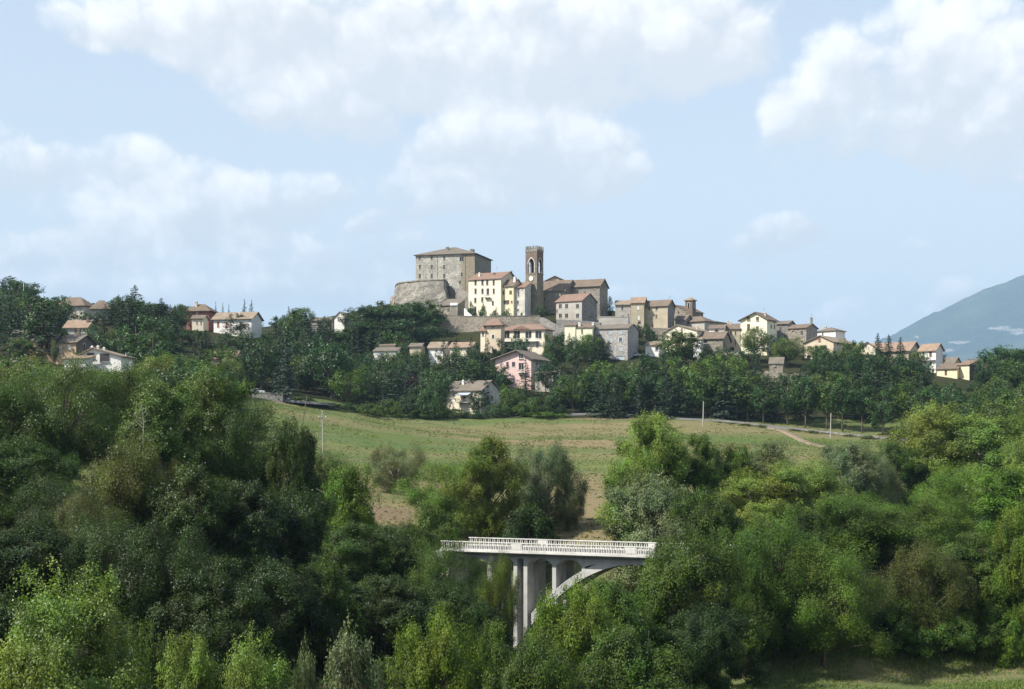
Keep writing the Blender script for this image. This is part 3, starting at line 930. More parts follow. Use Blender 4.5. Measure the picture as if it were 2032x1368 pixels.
def balcony(H, x0, x1, z, dep=1.1, mat='concrete', bars=True, y=0.0):
    s = MB(); s.box(x0, x1, y - dep, y - .01, z - .18, z)
    b = part('balcony', s, M[mat], H.root)
    r = MB(); r.box(x0, x1, y - dep, y - dep + .05, z + .95, z + 1.02); r.box(x0, x0 + .05, y - dep + .05, y - .01, z + .95, z + 1.02); r.box(x1 - .05, x1, y - dep + .05, y - .01, z + .95, z + 1.02)
    k = x0 + .02
    while bars and k < x1 - .04:
        r.box(k, k + .035, y - dep + .005, y - dep + .04, z, z + .95); k += .22
    link('railing', r.mesh('railing', [M['metal']]), b)
    return b

def grid(xs, ys, w, h, kd='s', fc='f', *extra):
    return [(fc, x, y, w, h, kd, *extra) for y in ys for x in xs]

# --- the castle
cw = grid([832.5, 856.5, 881.5], [512], 4, 8.5, 'w') + grid([833, 856.5, 881.5], [530.5], 4, 9, 'w') + grid([833, 856.5, 881.5], [548.5], 4.5, 9.5, 'w') \
    + [('f', 916, 514.5, 8, 9, 'w'), ('f', 916.3, 545.5, 4, 8, 'w'), ('f', 913, 561, 4, 7, 'w'), ('s', 952, 509, 2.2, 4, 'w')]
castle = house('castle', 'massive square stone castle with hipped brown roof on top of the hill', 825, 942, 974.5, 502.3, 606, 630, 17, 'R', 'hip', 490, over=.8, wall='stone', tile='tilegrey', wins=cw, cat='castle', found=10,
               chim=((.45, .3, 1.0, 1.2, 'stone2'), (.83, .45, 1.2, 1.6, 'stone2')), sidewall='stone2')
drainpipe(castle, castle.w * .37); drainpipe(castle, castle.w * .84)

# --- bastion below it: a battered round-cornered rampart with a parapet
def lathe_wall(name, label, cat, plan, zt, zb, batter, mat, cap=None, group=None):
    """plan: outline points (x, y) left to right round the front; the foot stands out by batter"""
    c = Vector((sum(p[0] for p in plan) / len(plan), sum(p[1] for p in plan) / len(plan)))
    root = thing(name, label, cat, (c.x, c.y, zb), 0, group)
    mb = MB()
    n = len(plan)
    rows = 10
    rj = random.Random(4)
    pts = []
    for r_ in range(rows + 1):
        f_ = r_ / rows
        row = []
        for p in plan:
            v = Vector((p[0] - c.x, p[1] - c.y)); k = 1 + batter * (1 - f_) / max(v.length, 1)
            k *= 1 + (rj.uniform(-.035, .035) if 0 < r_ < rows else 0)
            row.append((v.x * k, v.y * k, (zt - zb) * f_ + (rj.uniform(-.3, .3) if 0 < r_ < rows else 0)))
        pts.append(row)
    for r_ in range(rows):
        for k in range(n):
            k2 = (k + 1) % n
            mb.face([pts[r_][k], pts[r_][k2], pts[r_ + 1][k2], pts[r_ + 1][k]])
    mb.face(pts[-1])
    part('wall', mb, M[mat], root)
    if cap:
        cm = MB()
        z0 = zt - zb
        for k in range(n):
            k2 = (k + 1) % n
            a, b = Vector(pts[-1][k]), Vector(pts[-1][k2])
            o1, o2 = a * 1.0, b * 1.0
            ka, kb = 1 + .35 / max(a.xy.length, 1), 1 + .35 / max(b.xy.length, 1)
            ia, ib = 1 - .7 / max(a.xy.length, 1), 1 - .7 / max(b.xy.length, 1)
            for (f1, f2, za, zc_) in ((ka, kb, z0 + .005, z0 + .45),):
                A, B = (a.x * f1, a.y * f1), (b.x * f2, b.y * f2); Ai, Bi = (a.x * ia, a.y * ia), (b.x * ib, b.y * ib)
                cm.face([(*A, za), (*B, za), (*B, zc_), (*A, zc_)]); cm.face([(*A, zc_), (*B, zc_), (*Bi, zc_), (*Ai, zc_)]); cm.face([(*Bi, za), (*Ai, za), (*Ai, zc_), (*Bi, zc_)]); cm.face([(*A, za), (*Ai, za), (*Bi, za), (*B, za)])
        part('coping', cm, M[cap], root)
    return root
def PXY(px, Y): return ((px - HX) / F * Y, Y)
zt_b = (HY - 559) / F * 614
lathe_wall('bastion', 'rounded pale stone bastion with sloping sides under the castle', 'bastion', [PXY(785, 660), PXY(785, 645), PXY(785, 634), PXY(787, 627), PXY(791, 622), PXY(800, 619), PXY(812, 616.5), PXY(826, 614), PXY(840, 612), PXY(854, 610.5), PXY(868, 609.5), PXY(880, 609), PXY(884, 611), PXY(887, 618), PXY(890, 630), PXY(894, 660)], zt_b, zt_b - 19, 4.2, 'bastion', 'stone4')
# --- the scarp running down from bastion to the yellow palace
def wall_run(name, label, pts, drop, thick, mat, cat='wall', group=None, cap=None, batter=.0):
    """free-standing or retaining wall: pts (px, top row, distance)"""
    w = [P(*q) for q in pts]
    o0 = Vector((w[0].x, w[0].y, min(q.z for q in w) - drop))
    root = thing(name, label, cat, o0, 0, group)
    mb = MB(); cm = MB()
    for i in range(len(w) - 1):
        a, b = w[i] - o0, w[i + 1] - o0
        d = Vector((b.x - a.x, b.y - a.y, 0)).normalized(); n = Vector((-d.y, d.x, 0)) * thick
        bt = Vector((d.y, -d.x, 0)) * batter
        A0, B0 = Vector((a.x, a.y, 0)) + bt, Vector((b.x, b.y, 0)) + bt
        mb.face([A0, B0, b, a]); mb.face([a, b, b + n, a + n]); mb.face([B0 - bt + n, A0 - bt + n, a + n, b + n])
        mb.face([A0, a, a + n, A0 - bt + n]); mb.face([B0, B0 - bt + n, b + n, b])
        if cap:
            up = Vector((0, 0, .22)); e = d.cross(Vector((0, 0, 1))) * .12
            q = [a + e, b + e, b + n - e, a + n - e]
            q = [v + Vector((0, 0, .01)) for v in q]
            cm.face(q); cm.face([v + up for v in q])
            for k in range(4):
                cm.face([q[k], q[(k + 1) % 4], q[(k + 1) % 4] + up, q[k] + up])
    part('masonry', mb, M[mat], root, fix=True)
    if cap:
        part('coping', cm, M[cap], root)
    return root
wall_run('scarp_wall', 'sloping rough stone scarp wall descending from the bastion to the yellow palace', [(884, 566, 616), (900, 572, 613), (915, 580, 608), (930, 589, 603), (945, 596, 600)], 14, 3.0, 'bastion', batter=1.5)
# --- long retaining walls above the villa
wall_run('retaining_wall', 'long rough stone retaining wall below the garden terrace left of the bell tower', [(862, 634, 580), (880, 625, 579), (915, 628, 577), (960, 629, 575), (1003, 628, 574), (1072, 627, 574)], 17, 2.5, 'stone4', batter=1.2, cap='stone3')
wall_run('retaining_wall', 'stepped stone retaining wall descending to the right below the bell tower', [(1072, 630, 573), (1085, 637, 570), (1100, 645, 567), (1122, 650, 565)], 14, 2.0, 'stone3', batter=.6)
wall_run('terrace_wall', 'grey terrace wall between the grey gabled house and the pale shuttered block', [(1104, 634, 575), (1150, 636, 572), (1190, 640, 570)], 12, 2.0, 'stone3')
wall_run('terrace_wall', 'long plain grey parapet terrace above the roof of the shuttered block', [(1188, 629.5, 572), (1215, 629.5, 571), (1247, 629.5, 570)], 8, 6.0, 'greyplaster', cap='concrete')
wall_run('terrace_wall', 'pale stone terrace wall under the tall stone houses beside the clipped trees', [(1276, 652, 592), (1300, 652, 591), (1330, 653, 590)], 9, 3.0, 'stone4', cap='concrete')
wall_run('terrace_wall', 'low rubble terrace wall in front of the small stone hut', [(1440, 738, 512), (1480, 735, 511), (1530, 737, 508), (1560, 742, 506), (1600, 739, 505)], 6, 2.0, 'stone4')
wall_run('terrace_wall', 'pale stone bank wall below the ochre row house and parked white car', [(1436, 697, 556), (1452, 700, 552), (1472, 704, 550)], 9, 2.0, 'stone4')

# --- yellow palace, its lower wing and the narrow white house
h1 = house('yellow_palace', 'tall cream yellow palace with red tiled roof and an iron balcony', 929.7, 994, 1029.5, 552.8, 622, 590, 27, 'R', 'gx', 540.2, over=.45, wall='yellow', tile='tilered',
           wins=grid([943.7, 957.4, 966.9, 979.7], [561], 4.2, 10) + grid([943.7, 957.4, 979.7], [578], 4.2, 10.5) + [('f', 968, 579, 5.5, 13, 'w'), ('f', 943.3, 596, 4.2, 10, 's'), ('f', 957, 594.5, 4.2, 9, 's'), ('f', 978, 602, 4, 8, 's'), ('f', 943, 614, 4.5, 11, 'd'), ('s', 1018, 551, 2.6, 7, 'w')],
           chim=((.2, .25, 1.2, .7, 'yellow'), (.62, .3, .7, .6, 'tilered'), (.98, .6, .9, .7, 'stone2')), shut='shut_dark', sidewall='cream')
balcony(h1, h1.w * .51, h1.w * .69, h1.h * .47, 1.2)
antenna(h1, .6, .5)
h2 = house('yellow_house', 'lower warm yellow house joined to the right of the yellow palace', 994.5, 1019, 1036, 567, 622, 589.2, 27, 'R', 'gx', 555, over=.5, wall='yellow2', tile='tile',
           wins=[('f', 998.8, 581, 3.6, 7.5, 's'), ('f', 1013.3, 580.5, 5.2, 7.5, 's'), ('f', 1005, 600, 5.5, 8, 'o'), ('f', 1015.4, 599.5, 3.4, 4.5, 'w'), ('f', 1005.5, 571, 2, 3, 'w'), ('f', 1005, 616, 3, 4, 'w')], chim=((.9, .3, 1.6, .9, 'white'),))
h3 = house('white_house', 'narrow peeling white house wedged between yellow house and bell tower', 1020.5, 1041.5, 1049, 570.5, 629, 588.6, 24, 'R', 'shed', 561, over=.4, wall='oldwhite', tile='tilered', depth=6,
           wins=[('f', 1029.5, 574, 3.4, 4.5, 'w'), ('f', 1029, 585, 3, 8, 'w'), ('f', 1028, 601, 3.4, 8, 'w'), ('f', 1028, 616, 3, 5, 'w'), ('f', 1035, 624.5, 4, 6.5, 'd', 'shut_dark')])

# --- shed with a white sheet, and garden wall in front of the palace
h_ = house('garden_shed', 'low stone shed with sloping roof and a white sheet hung on it', 873, 908, 922, 605, 628, 588, 30, 'R', 'shed', 594, over=.5, wall='stone4', tile='tilegrey', depth=6, wins=[('f', 890, 616, 4, 8, 'w')], cat='shed')
cl = MB()
for k in range(6):
    cl.face([(k * .5, -.25 - .08 * math.sin(k * 1.9), .0), (k * .5 + .5, -.25 - .08 * math.sin(k * 1.9 + 1.9), .0), (k * .5 + .5, -.22 - .06 * math.sin(k * 1.9 + 1.9), 1.3), (k * .5, -.22 - .06 * math.sin(k * 1.9), 1.3)])
so = link('hanging_sheet', cl.mesh('hanging_sheet', [M['cloth']], smooth=True), None, P(894, 608.5, 580), (0, 0, R(-10)))
sm_ = so.modifiers.new('thick', 'SOLIDIFY'); sm_.thickness = .03
tag(so, 'white sheet hanging under the eave of the low stone shed', 'sheet')
wall_run('garden_wall', 'white sloping garden stair wall at the foot of the yellow palace', [(921, 612, 584), (926, 618, 583), (936, 626, 582)], 4, .5, 'white')

# --- bell tower
def tower():
    Y = 594.0; xc = 1065.6; kc = (xc - HX) / F; a = math.atan(kc) + R(29)
    ux, uy, nx_, ny_ = math.cos(a), -math.sin(a), math.sin(a), math.cos(a)
    cx, cyy = kc * Y, Y
    t = hit(1042.8, 0, cx, cyy, ux, uy)[0]; w = -t
    zb, zt = (HY - 631) / F * Y, (HY - 486.5) / F * Y
    H = zt - zb; zz = lambda row: (HY - row) / F * Y - zb
    root = thing('bell_tower', 'slender crenellated bell tower with white clock and pointed belfry arches', 'tower', (cx + ux * t, cyy + uy * t, zb), -a)
    mb = MB()
    # battered foot, shaft
    z1, z2 = zz(596), zz(543)
    o = .75
    lo = [(-o, -o), (w + o, -o), (w + o, w + o), (-o, w + o)]; hi = [(0, 0), (w, 0), (w, w), (0, w)]
    for k in range(4):
        k2 = (k + 1) % 4
        mb.face([(*lo[k], -6), (*lo[k2], -6), (*hi[k2], z1), (*hi[k], z1)])
        mb.face([(*hi[k], z1), (*hi[k2], z1), (*hi[k2], z2), (*hi[k], z2)])
    mb.face([(*p, z2) for p in hi])
    part('shaft', mb, M['towerstone'], root)
    # belfry walls with pointed openings
    z3, z4 = z2 + .02, zz(498.5)
    aw, ah = w * .50, zz(512) - zz(541)
    zs = zz(541)
    T = .55
    poly = arch_poly(aw, ah, 8, True)
    side = sorted([q for q in poly if q[1] > 0], key=lambda q: q[0])
    def ring(mb, put, aw_, th, y0):
        top = [(q[0], zs + q[1]) for q in side]
        for i in range(len(top) - 1):
            (xa, za), (xb, zb_) = top[i], top[i + 1]
            mb.face([put(xa, y0, za), put(xb, y0, zb_), put(xb, y0, z4), put(xa, y0, z4)])
            mb.face([put(xa, y0, za), put(xa, y0 + th, za), put(xb, y0 + th, zb_), put(xb, y0, zb_)])
        for s in (-1, 1):
            mb.face([put(s * aw / 2, y0, z3), put(s * w / 2, y0, z3), put(s * w / 2, y0, z4), put(s * aw / 2, y0, z4)])
            mb.face([put(s * aw / 2, y0, zs), put(s * aw / 2, y0 + th, zs), put(s * aw / 2, y0 + th, top[0][1]), put(s * aw / 2, y0, top[0][1])])
        mb.face([put(-aw / 2, y0, z3), put(aw / 2, y0, z3), put(aw / 2, y0, zs), put(-aw / 2, y0, zs)])
        mb.face([put(-aw / 2, y0, zs), put(aw / 2, y0, zs), put(aw / 2, y0 + th, zs), put(-aw / 2, y0 + th, zs)])
    bel = MB()
    puts = [lambda x, y, z: (w / 2 + x, y, z), lambda x, y, z: (w - y, w / 2 + x, z), lambda x, y, z: (w / 2 - x, w - y, z), lambda x, y, z: (y, w / 2 - x, z)]
    for pt in puts:
        ring(bel, pt, aw, T, 0.0)
    bel.face([(0, 0, z4), (w, 0, z4), (w, w, z4), (0, w, z4)])
    part('belfry', bel, [M['brick']], root)
    tr = MB()
    for pt in puts[:2]:
        for sc_ in (1.0,):
            o_ = arch_poly(aw + .7, ah + .5, 8, True); i_ = arch_poly(aw, ah, 8, True)
            for k in range(1, len(o_) - 1):
                A, B = o_[k], o_[k + 1]; Ai, Bi = i_[k], i_[k + 1]
                tr.face([pt(A[0], -.08, zs + A[1]), pt(B[0], -.08, zs + B[1]), pt(Bi[0], -.08, zs + Bi[1]), pt(Ai[0], -.08, zs + Ai[1])])
                tr.face([pt(A[0], -.08, zs + A[1]), pt(A[0], .0, zs + A[1]), pt(B[0], .0, zs + B[1]), pt(B[0], -.08, zs + B[1])])
    part('arch_trim', tr, M['frame'], root)
    # corner piers of grey stone either side, stringcourse
    sc2 = MB()
    for z_ in (z2, z4):
        sc2 = MB(); sc2.box(-.12, w + .12, -.12, w + .12, z_ - .12, z_ + .16)
        part('string_course', sc2, M['towerstone'], root)
    cr = MB(); cr.box(-.06, w + .06, -.06, w + .06, z4 + .17, z4 + .9)
    part('parapet', cr, M['stone3'], root)
    def merlon():
        m = MB(); m.prism([(-.42, 0), (.42, 0), (.42, 1.35), (.0, 1.0), (-.42, 1.35)], -.25, .25, 'y'); return m.mesh('merlon', [M['stone3']])
    me = cached('merlon', merlon)
    for k in range(4):
        u = -.06 + .42 + k * (w + .12 - .84) / 3
        zc = z4 + .9
        link('merlon', me, root, (u, .19, zc)); link('merlon', me, root, (u, w - .19, zc))
        if 0 < k < 3:
            link('merlon', me, root, (.19, u, zc), (0, 0, R(90))); link('merlon', me, root, (w - .19, u, zc), (0, 0, R(90)))
    # clock
    ck = MB(); r = .95
    ck.prism([(r * math.cos(q * math.pi / 12), r * math.sin(q * math.pi / 12)) for q in range(24)], -.14, -.005, 'y')
    c = part('clock', ck, M['clock'], root); c.location = (w * .5, 0, zz(552))
    hd = MB(); hd.box(-.05, .05, -.17, -.145, -.1, .78); hd.prism([(-.06, 0), (.0, -.06), (.36, .42), (.30, .46)], -.19, -.175, 'y')
    link('hands', hd.mesh('hands', [M['black']]), c)
    rim = MB()
    for q in range(24):
        a0, a1 = q * math.pi / 12, (q + 1) * math.pi / 12
        rim.prism([(r * math.cos(a0), r * math.sin(a0)), (r * math.cos(a1), r * math.sin(a1)), (1.1 * r * math.cos(a1), 1.1 * r * math.sin(a1)), (1.1 * r * math.cos(a0), 1.1 * r * math.sin(a0))], -.18, -.005, 'y')
    link('rim', rim.mesh('rim', [M['stone3']]), c)
    # bell on its beam
    bl = MB()
    prof = [(.12, 1.0), (.36, .9), (.42, .6), (.5, .3), (.68, .02)]
    for i in range(len(prof) - 1):
        for q in range(12):
            a0, a1 = q * math.pi / 6, (q + 1) * math.pi / 6
            (r0, z0_), (r1, z1_) = prof[i], prof[i + 1]
            bl.face([(r0 * math.cos(a0), r0 * math.sin(a0), z0_), (r0 * math.cos(a1), r0 * math.sin(a1), z0_), (r1 * math.cos(a1), r1 * math.sin(a1), z1_), (r1 * math.cos(a0), r1 * math.sin(a0), z1_)])
    b = part('bell', bl, M['bronze'], root); b.location = (w / 2, w / 2, zs + ah * .35)
    bm_ = MB(); bm_.box(-w / 2 + .3, w / 2 - .3, -.12, .12, 1.0, 1.25)
    link('beam', bm_.mesh('beam', [M['wood']]), b)
    fr_ = MB()
    for s in (-1, 1):
        fr_.box(s * .9 - .08, s * .9 + .08, -.1, .1, -ah * .35 + .02, 1.0)
    link('bell_frame', fr_.mesh('bell_frame', [M['wood']]), b)
    for row, hh in ((570, 1.3), (588, 1.1), (603, 1.2)):
        s = MB(); s.box(-.28, .28, -.03, .12, 0, hh)
        q = part('slit_window', s, M['dark'], root); q.location = (w * .42, -.002 if row < 596 else -.22, zz(row) - hh / 2)
tower()

# --- church: nave, choir, small upper gable
church = house('church', 'large grey stone church nave with long brown roof right of the bell tower', 1122, 1190, 1206, 567, 634, 602, 20, 'R', 'gx', 554.5, over=.6, wall='stone2', tile='tile', wins=[('f', 1181.5, 571, 2.5, 4, 'w'), ('f', 1160, 581.5, 3, 4, 'w'), ('s', 1196, 622, 3, 14, 'd', 'shut_dark')], cat='church', chim=())
choir = house('church_choir', 'lower stone choir with broad sloping brown roof between bell tower and nave', 1066, 1121, 1127, 577, 634, 600, 20, 'R', 'gx', 556.5, over=.5, wall='stone2', tile='tile', depth=17, cat='church',
              wins=[('f', 1080, 580.5, 3.4, 4.6, 'w'), ('f', 1103, 580.5, 2.6, 5, 'w'), ('f', 1080, 594, 3, 8, 'w'), ('f', 1102.5, 618.5, 4, 7, 'd', 'shut_dark')])
drainpipe(choir, choir.w * .58)
house('church_attic', 'small beige gabled attic peeping over the choir roof', 1084, 1119, 1122, 556.5, 575, 611, 8, 'R', 'gy', 548.7, over=.7, wall='beige', tile='tile', peak=1101.5, depth=8, cat='house', wins=[('f', 1101, 554, 3, 3, 'w')])
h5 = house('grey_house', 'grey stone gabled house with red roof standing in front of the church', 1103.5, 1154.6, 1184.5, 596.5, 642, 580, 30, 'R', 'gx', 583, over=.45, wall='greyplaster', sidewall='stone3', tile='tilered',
           wins=grid([1112, 1124.3, 1146], [608, 627], 5.6, 8.8, 'w') + [('s', 1169.5, 630, 2.6, 6, 'd', 'shut_dark'), ('s', 1174, 630, 2.6, 7, 'w'), ('f', 1102.8, 618, 2.4, 7, 'w')], shut='shut_brown')

# --- right part of the old town
house('stone_house', 'low stone house with pale red roof at the left end of the right ridge', 1221, 1251.5, 1254, 604.5, 640, 602, 6, 'R', 'gx', 597, over=.6, wall='greyplaster', tile='tilepale', depth=11, wins=[('f', 1235, 612, 4, 8, 'w'), ('f', 1236, 628.5, 5, 4, 'w'), ('f', 1247, 626, 3, 5, 'w')])
house('stone_house', 'tall stone house with raised orange tiled roof in the right ridge row', 1252, 1277.8, 1281, 601, 646, 600, 6, 'R', 'gx', 590.7, over=.5, wall='ochre', tile='tileorange', depth=11, wins=[('f', 1266, 611, 4.6, 7.5, 's', 'framew'), ('f', 1267.5, 631, 3.6, 9, 's', 'framew'), ('f', 1269, 641, 6, 6, 'd', 'shut_dark')])
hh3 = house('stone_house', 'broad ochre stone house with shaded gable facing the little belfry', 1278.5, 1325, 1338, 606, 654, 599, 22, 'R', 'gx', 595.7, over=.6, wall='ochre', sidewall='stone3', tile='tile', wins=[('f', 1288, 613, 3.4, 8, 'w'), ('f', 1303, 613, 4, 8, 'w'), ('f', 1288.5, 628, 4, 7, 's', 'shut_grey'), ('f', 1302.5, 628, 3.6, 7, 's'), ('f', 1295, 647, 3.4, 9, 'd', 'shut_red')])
antenna(hh3, .95, .5, 1.8)
house('chapel', 'small stone chapel with long sloping roof beside its belfry', 1338, 1362, 1375, 617, 645, 612, 30, 'R', 'gy', 606, over=.4, wall='stone4', tile='tile', peak=1340, depth=14, cat='chapel', wins=[('f', 1347, 621, 3, 5, 'w')])
def belfry():
    Y = 608.0
    H = house('chapel_belfry', 'small square brick belfry with pyramid roof and arched opening', 1359.5, 1374, 1379.5, 595, 640, Y, 26, 'R', 'hip', 590.3, over=.45, wall='brick', tile='tilepale', cat='tower', depth=3.2,
              wins=[('f', 1366.4, 606, 3.6, 11, 'a'), ('s', 1377, 606, 2, 10, 'a')])
belfry()
house('low_house', 'low house with wide hipped brown roof under the chapel belfry', 1344, 1398, 1421, 636.5, 668, 600, 32, 'R', 'hip', 627.5, over=.7, wall='greyplaster', tile='tile', wins=[('f', 1352, 642, 4, 4, 'w'), ('f', 1366, 642, 4, 4, 'w')])
house('low_house', 'low stone house with shaded roof tucked under the broad ochre house', 1340, 1360, 1368, 634, 662, 603, 25, 'R', 'gx', 626, over=.5, wall='stone3', tile='tilegrey', depth=7, wins=[('f', 1350, 641, 3, 6, 'w')])
h6 = house('cream_gabled_house', 'cream gabled house with brown shutters above the leafy round tree', 1320.8, 1383.5, 1400, 656.5, 706, 560, 24, 'R', 'gy', 645.6, over=.6, wall='yellow', tile='tilepale', peak=1344, depth=18,
           wins=[('f', 1335, 663, 4.6, 7, 's'), ('f', 1352.5, 662.5, 5, 8, 's'), ('f', 1371.5, 663.5, 5, 8, 's'), ('f', 1352.5, 653.5, 3, 4, 'w'), ('f', 1366, 679, 4, 8, 's'), ('f', 1372, 679, 3.6, 8, 's')], shut='shut_brown', chim=((.75, .4, 1.0, .6, 'beige'),))
house('white_house', 'small white house with an arched window among the brown roofs', 1407, 1436.5, 1440, 652, 690, 569, 8, 'R', 'gx', 645.5, over=.5, wall='white', tile='tile', depth=9, wins=[('f', 1422, 658, 8, 8, 'a')])
house('stone_house', 'patched stone house with low brown roof below the white arched-window house', 1378, 1434.5, 1442, 671.5, 706, 556, 14, 'R', 'gx', 659, over=.6, wall='stone4', tile='tile', depth=11, wins=[('f', 1400, 677.5, 6, 9, 'w'), ('f', 1383.5, 674.5, 3, 3, 'w'), ('f', 1425, 677, 3, 5, 'w')])
house('white_porch_house', 'white plastered lean-to standing against the patched stone house', 1376, 1391, 1394, 674.5, 706, 553, 12, 'R', 'shed', 671.5, over=.3, wall='white', tile='tilepale', depth=4, wins=[('f', 1383, 687, 6, 7, 'w')])
house('ochre_row_house', 'ochre stone row house with dark shutters beside the tall lemon house', 1436.5, 1468.5, 1472, 653, 700, 572, 8, 'R', 'gx', 643.5, over=.5, wall='ochre', tile='tile', depth=12,
      wins=[('f', 1441.5, 660, 2.6, 7.5, 's'), ('f', 1450.5, 661, 3, 8, 's'), ('f', 1459.6, 662, 2.6, 8, 's'), ('f', 1442, 677.5, 2.6, 8, 's'), ('f', 1450.5, 677.5, 3, 9, 's'), ('f', 1459.5, 681, 2.6, 12, 'd'), ('f', 1451, 693, 12, 8, 'w')], shut='shut_dark', chim=((.3, .4, 1.0, .5), (.12, .5, 1.2, .5)))
house('pale_house', 'pale low house with reddish sloping roof right of the white parked car', 1280.5, 1308, 1314, 685, 706, 552, 14, 'R', 'shed', 678.5, over=.5, wall='white', tile='tilepale', depth=6, wins=[('f', 1303.5, 692, 6, 9, 'w')])
lemon = house('lemon_house', 'tall lemon yellow gabled house behind the loose green trees', 1469.6, 1522, 1541.5, 633.5, 700, 566, 24, 'R', 'gy', 620.8, over=.9, wall='lemon', tile='tile', peak=1500, shut='shut_brown', th=.3,
      wins=[('f', 1485.5, 632.3, 6, 6.5, 's'), ('f', 1503, 632.3, 5.4, 7.5, 's'), ('f', 1485.5, 649.5, 6, 13, 's'), ('f', 1503, 652.5, 5.4, 10, 's'), ('f', 1485.5, 672, 6, 10, 's'), ('f', 1503, 674, 5.4, 10, 's'), ('s', 1536.8, 638.5, 2, 4, 'w'), ('s', 1530.5, 648.5, 2.6, 8, 's'), ('s', 1536.8, 649, 2.4, 8, 's')], chim=((.8, .35, 1.2, .7, 'beige'),))
antenna(lemon, .7, .5, 3)
house('stone_house', 'dark stone house in the shade behind the lemon house', 1540, 1564, 1570, 643, 690, 578, 16, 'R', 'gx', 637.5, over=.5, wall='stone3', tile='tilegrey', depth=10, wins=[('f', 1549, 655, 4, 10, 'w')])
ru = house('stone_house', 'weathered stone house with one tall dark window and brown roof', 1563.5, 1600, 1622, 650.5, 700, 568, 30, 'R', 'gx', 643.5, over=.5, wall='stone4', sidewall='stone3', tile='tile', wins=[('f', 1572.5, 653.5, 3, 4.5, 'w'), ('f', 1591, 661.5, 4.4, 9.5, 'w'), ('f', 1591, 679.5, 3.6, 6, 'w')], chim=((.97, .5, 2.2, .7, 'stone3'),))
antenna(ru, .97, .5, 4)
house('white_house', 'plain white house with dark flat roof behind the beige gabled house', 1622, 1658, 1677, 656, 690, 574, 30, 'R', 'hip', 650, over=.5, wall='white', tile='tilegrey', wins=[('f', 1632.5, 664, 3, 6, 'w')], chim=((.2, .3, .8, .6), (.3, .3, .8, .6)))
bg = house('beige_gabled_house', 'beige gabled house with white balcony and arched doorway', 1596, 1654, 1688, 678.5, 722, 548, 24, 'R', 'gy', 666.8, over=.7, wall='beige', tile='tilepale', peak=1628, depth=20, fm='framew',
      wins=[('f', 1626, 674, 4, 6, 's', 'shut_red'), ('f', 1606.5, 691, 4, 8, 'o', 'shut_brown'), ('f', 1605, 710, 8, 11, 'a'), ('f', 1630, 688.5, 5, 6, 'w'), ('f', 1638, 688.5, 5, 6, 'w'), ('f', 1630, 703, 5, 7, 'w')])
balcony(bg, bg.w * .36, bg.w * .80, bg.h * .44, 1.3, 'white')
house('stone_hut', 'small square stone hut standing on the rubble terrace', 1527, 1553.5, 1556, 721, 752, 510, 6, 'R', 'gx', 710, over=.35, wall='stone4', tile='tilegrey', depth=4.5, wins=[('f', 1537, 724, 3, 6, 'w')], cat='hut')
house('long_apartment_house', 'long ochre house with orange roof behind the tall spruces', 1662, 1803, 1826, 695, 745, 560, 18, 'R', 'gx', 679, over=.9, wall='ochre', tile='tileorange', sidewall='beige', depth=14, wins=[('f', 1720, 705, 8, 9, 'w'), ('f', 1690, 707, 6, 8, 'w'), ('f', 1760, 703, 6, 8, 'w'), ('s', 1806.5, 705, 2, 9, 's'), ('s', 1815, 705, 2, 9, 's')])
house('attic_dormer', 'pale triangular gable rising from the long orange roof beside a spruce', 1706, 1737, 1740, 690, 697, 557, 5, 'R', 'gy', 679, over=.6, wall='cream', tile='tilepale', peak=1721, depth=7, found=1.5, cat='dormer')
wb = house('white_balcony_house', 'bright white house with orange roof and a balcony at the village end', 1825, 1857, 1871, 693.5, 732, 552, 34, 'R', 'gx', 682.5, over=.7, wall='white', tile='tileorange', wins=[('f', 1832, 702, 3.6, 9, 'w'), ('f', 1846.5, 703, 5, 10, 's', 'shut_brown'), ('f', 1846.5, 722, 5, 7, 'w')])
balcony(wb, wb.w * .25, wb.w * .98, wb.h * .47, 1.3, 'white')
house('dark_roofed_house', 'house with dark tiled roof half hidden behind the yellow chapel-like house', 1868, 1893, 1902, 721, 745, 575, 20, 'R', 'gx', 710, over=.4, wall='salmon', tile='tilegrey', depth=8)
house('yellow_low_house', 'low yellow house with arched brown door and sloping grey-brown roof', 1859, 1899.5, 1903, 732, 760, 541, 14, 'R', 'shed', 722.5, over=.5, wall='yellow2', tile='tile', depth=7, wins=[('f', 1877, 740.5, 5, 11, 'd', 'shut_brown')])
house('yellow_tall_house', 'taller windowless yellow house with red roof at the far right end of the village', 1901, 1923.5, 1934, 723.5, 765, 540, 36, 'R', 'shed', 714.5, over=.6, wall='yellow2', tile='tilered', sidewall='brick', depth=7)

# --- middle slope houses
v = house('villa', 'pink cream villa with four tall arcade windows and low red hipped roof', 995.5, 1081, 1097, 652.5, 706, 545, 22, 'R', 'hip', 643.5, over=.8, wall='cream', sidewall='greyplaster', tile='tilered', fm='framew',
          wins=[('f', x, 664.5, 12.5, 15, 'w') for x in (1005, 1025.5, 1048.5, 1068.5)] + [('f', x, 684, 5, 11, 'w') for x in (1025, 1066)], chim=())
sl = MB(); sl.box(v.w * .02, v.w * .86, -1.5, -.01, v.h * .53, v.h * .53 + .25)
bb = part('balcony', sl, M['framew'], v.root)
rl = MB(); rl.box(v.w * .02, v.w * .86, -1.5, -1.43, v.h * .53 + 1.15, v.h * .53 + 1.25)
for k in range(40):
    rl.box(v.w * (.02 + .84 * k / 40), v.w * (.02 + .84 * k / 40) + .05, -1.49, -1.44, v.h * .53 + .25, v.h * .53 + 1.15)
link('railing', rl.mesh('railing', [M['framew']]), bb)
pl = MB(); pl.prism([(v.w * .28, 0), (v.w * .66, 0), (v.w * .47, 1.3)], -.9, 3.0, 'y')
q = part('central_gable', pl, M['tilered'], v.root); q.location = (0, 0, v.h + .02)
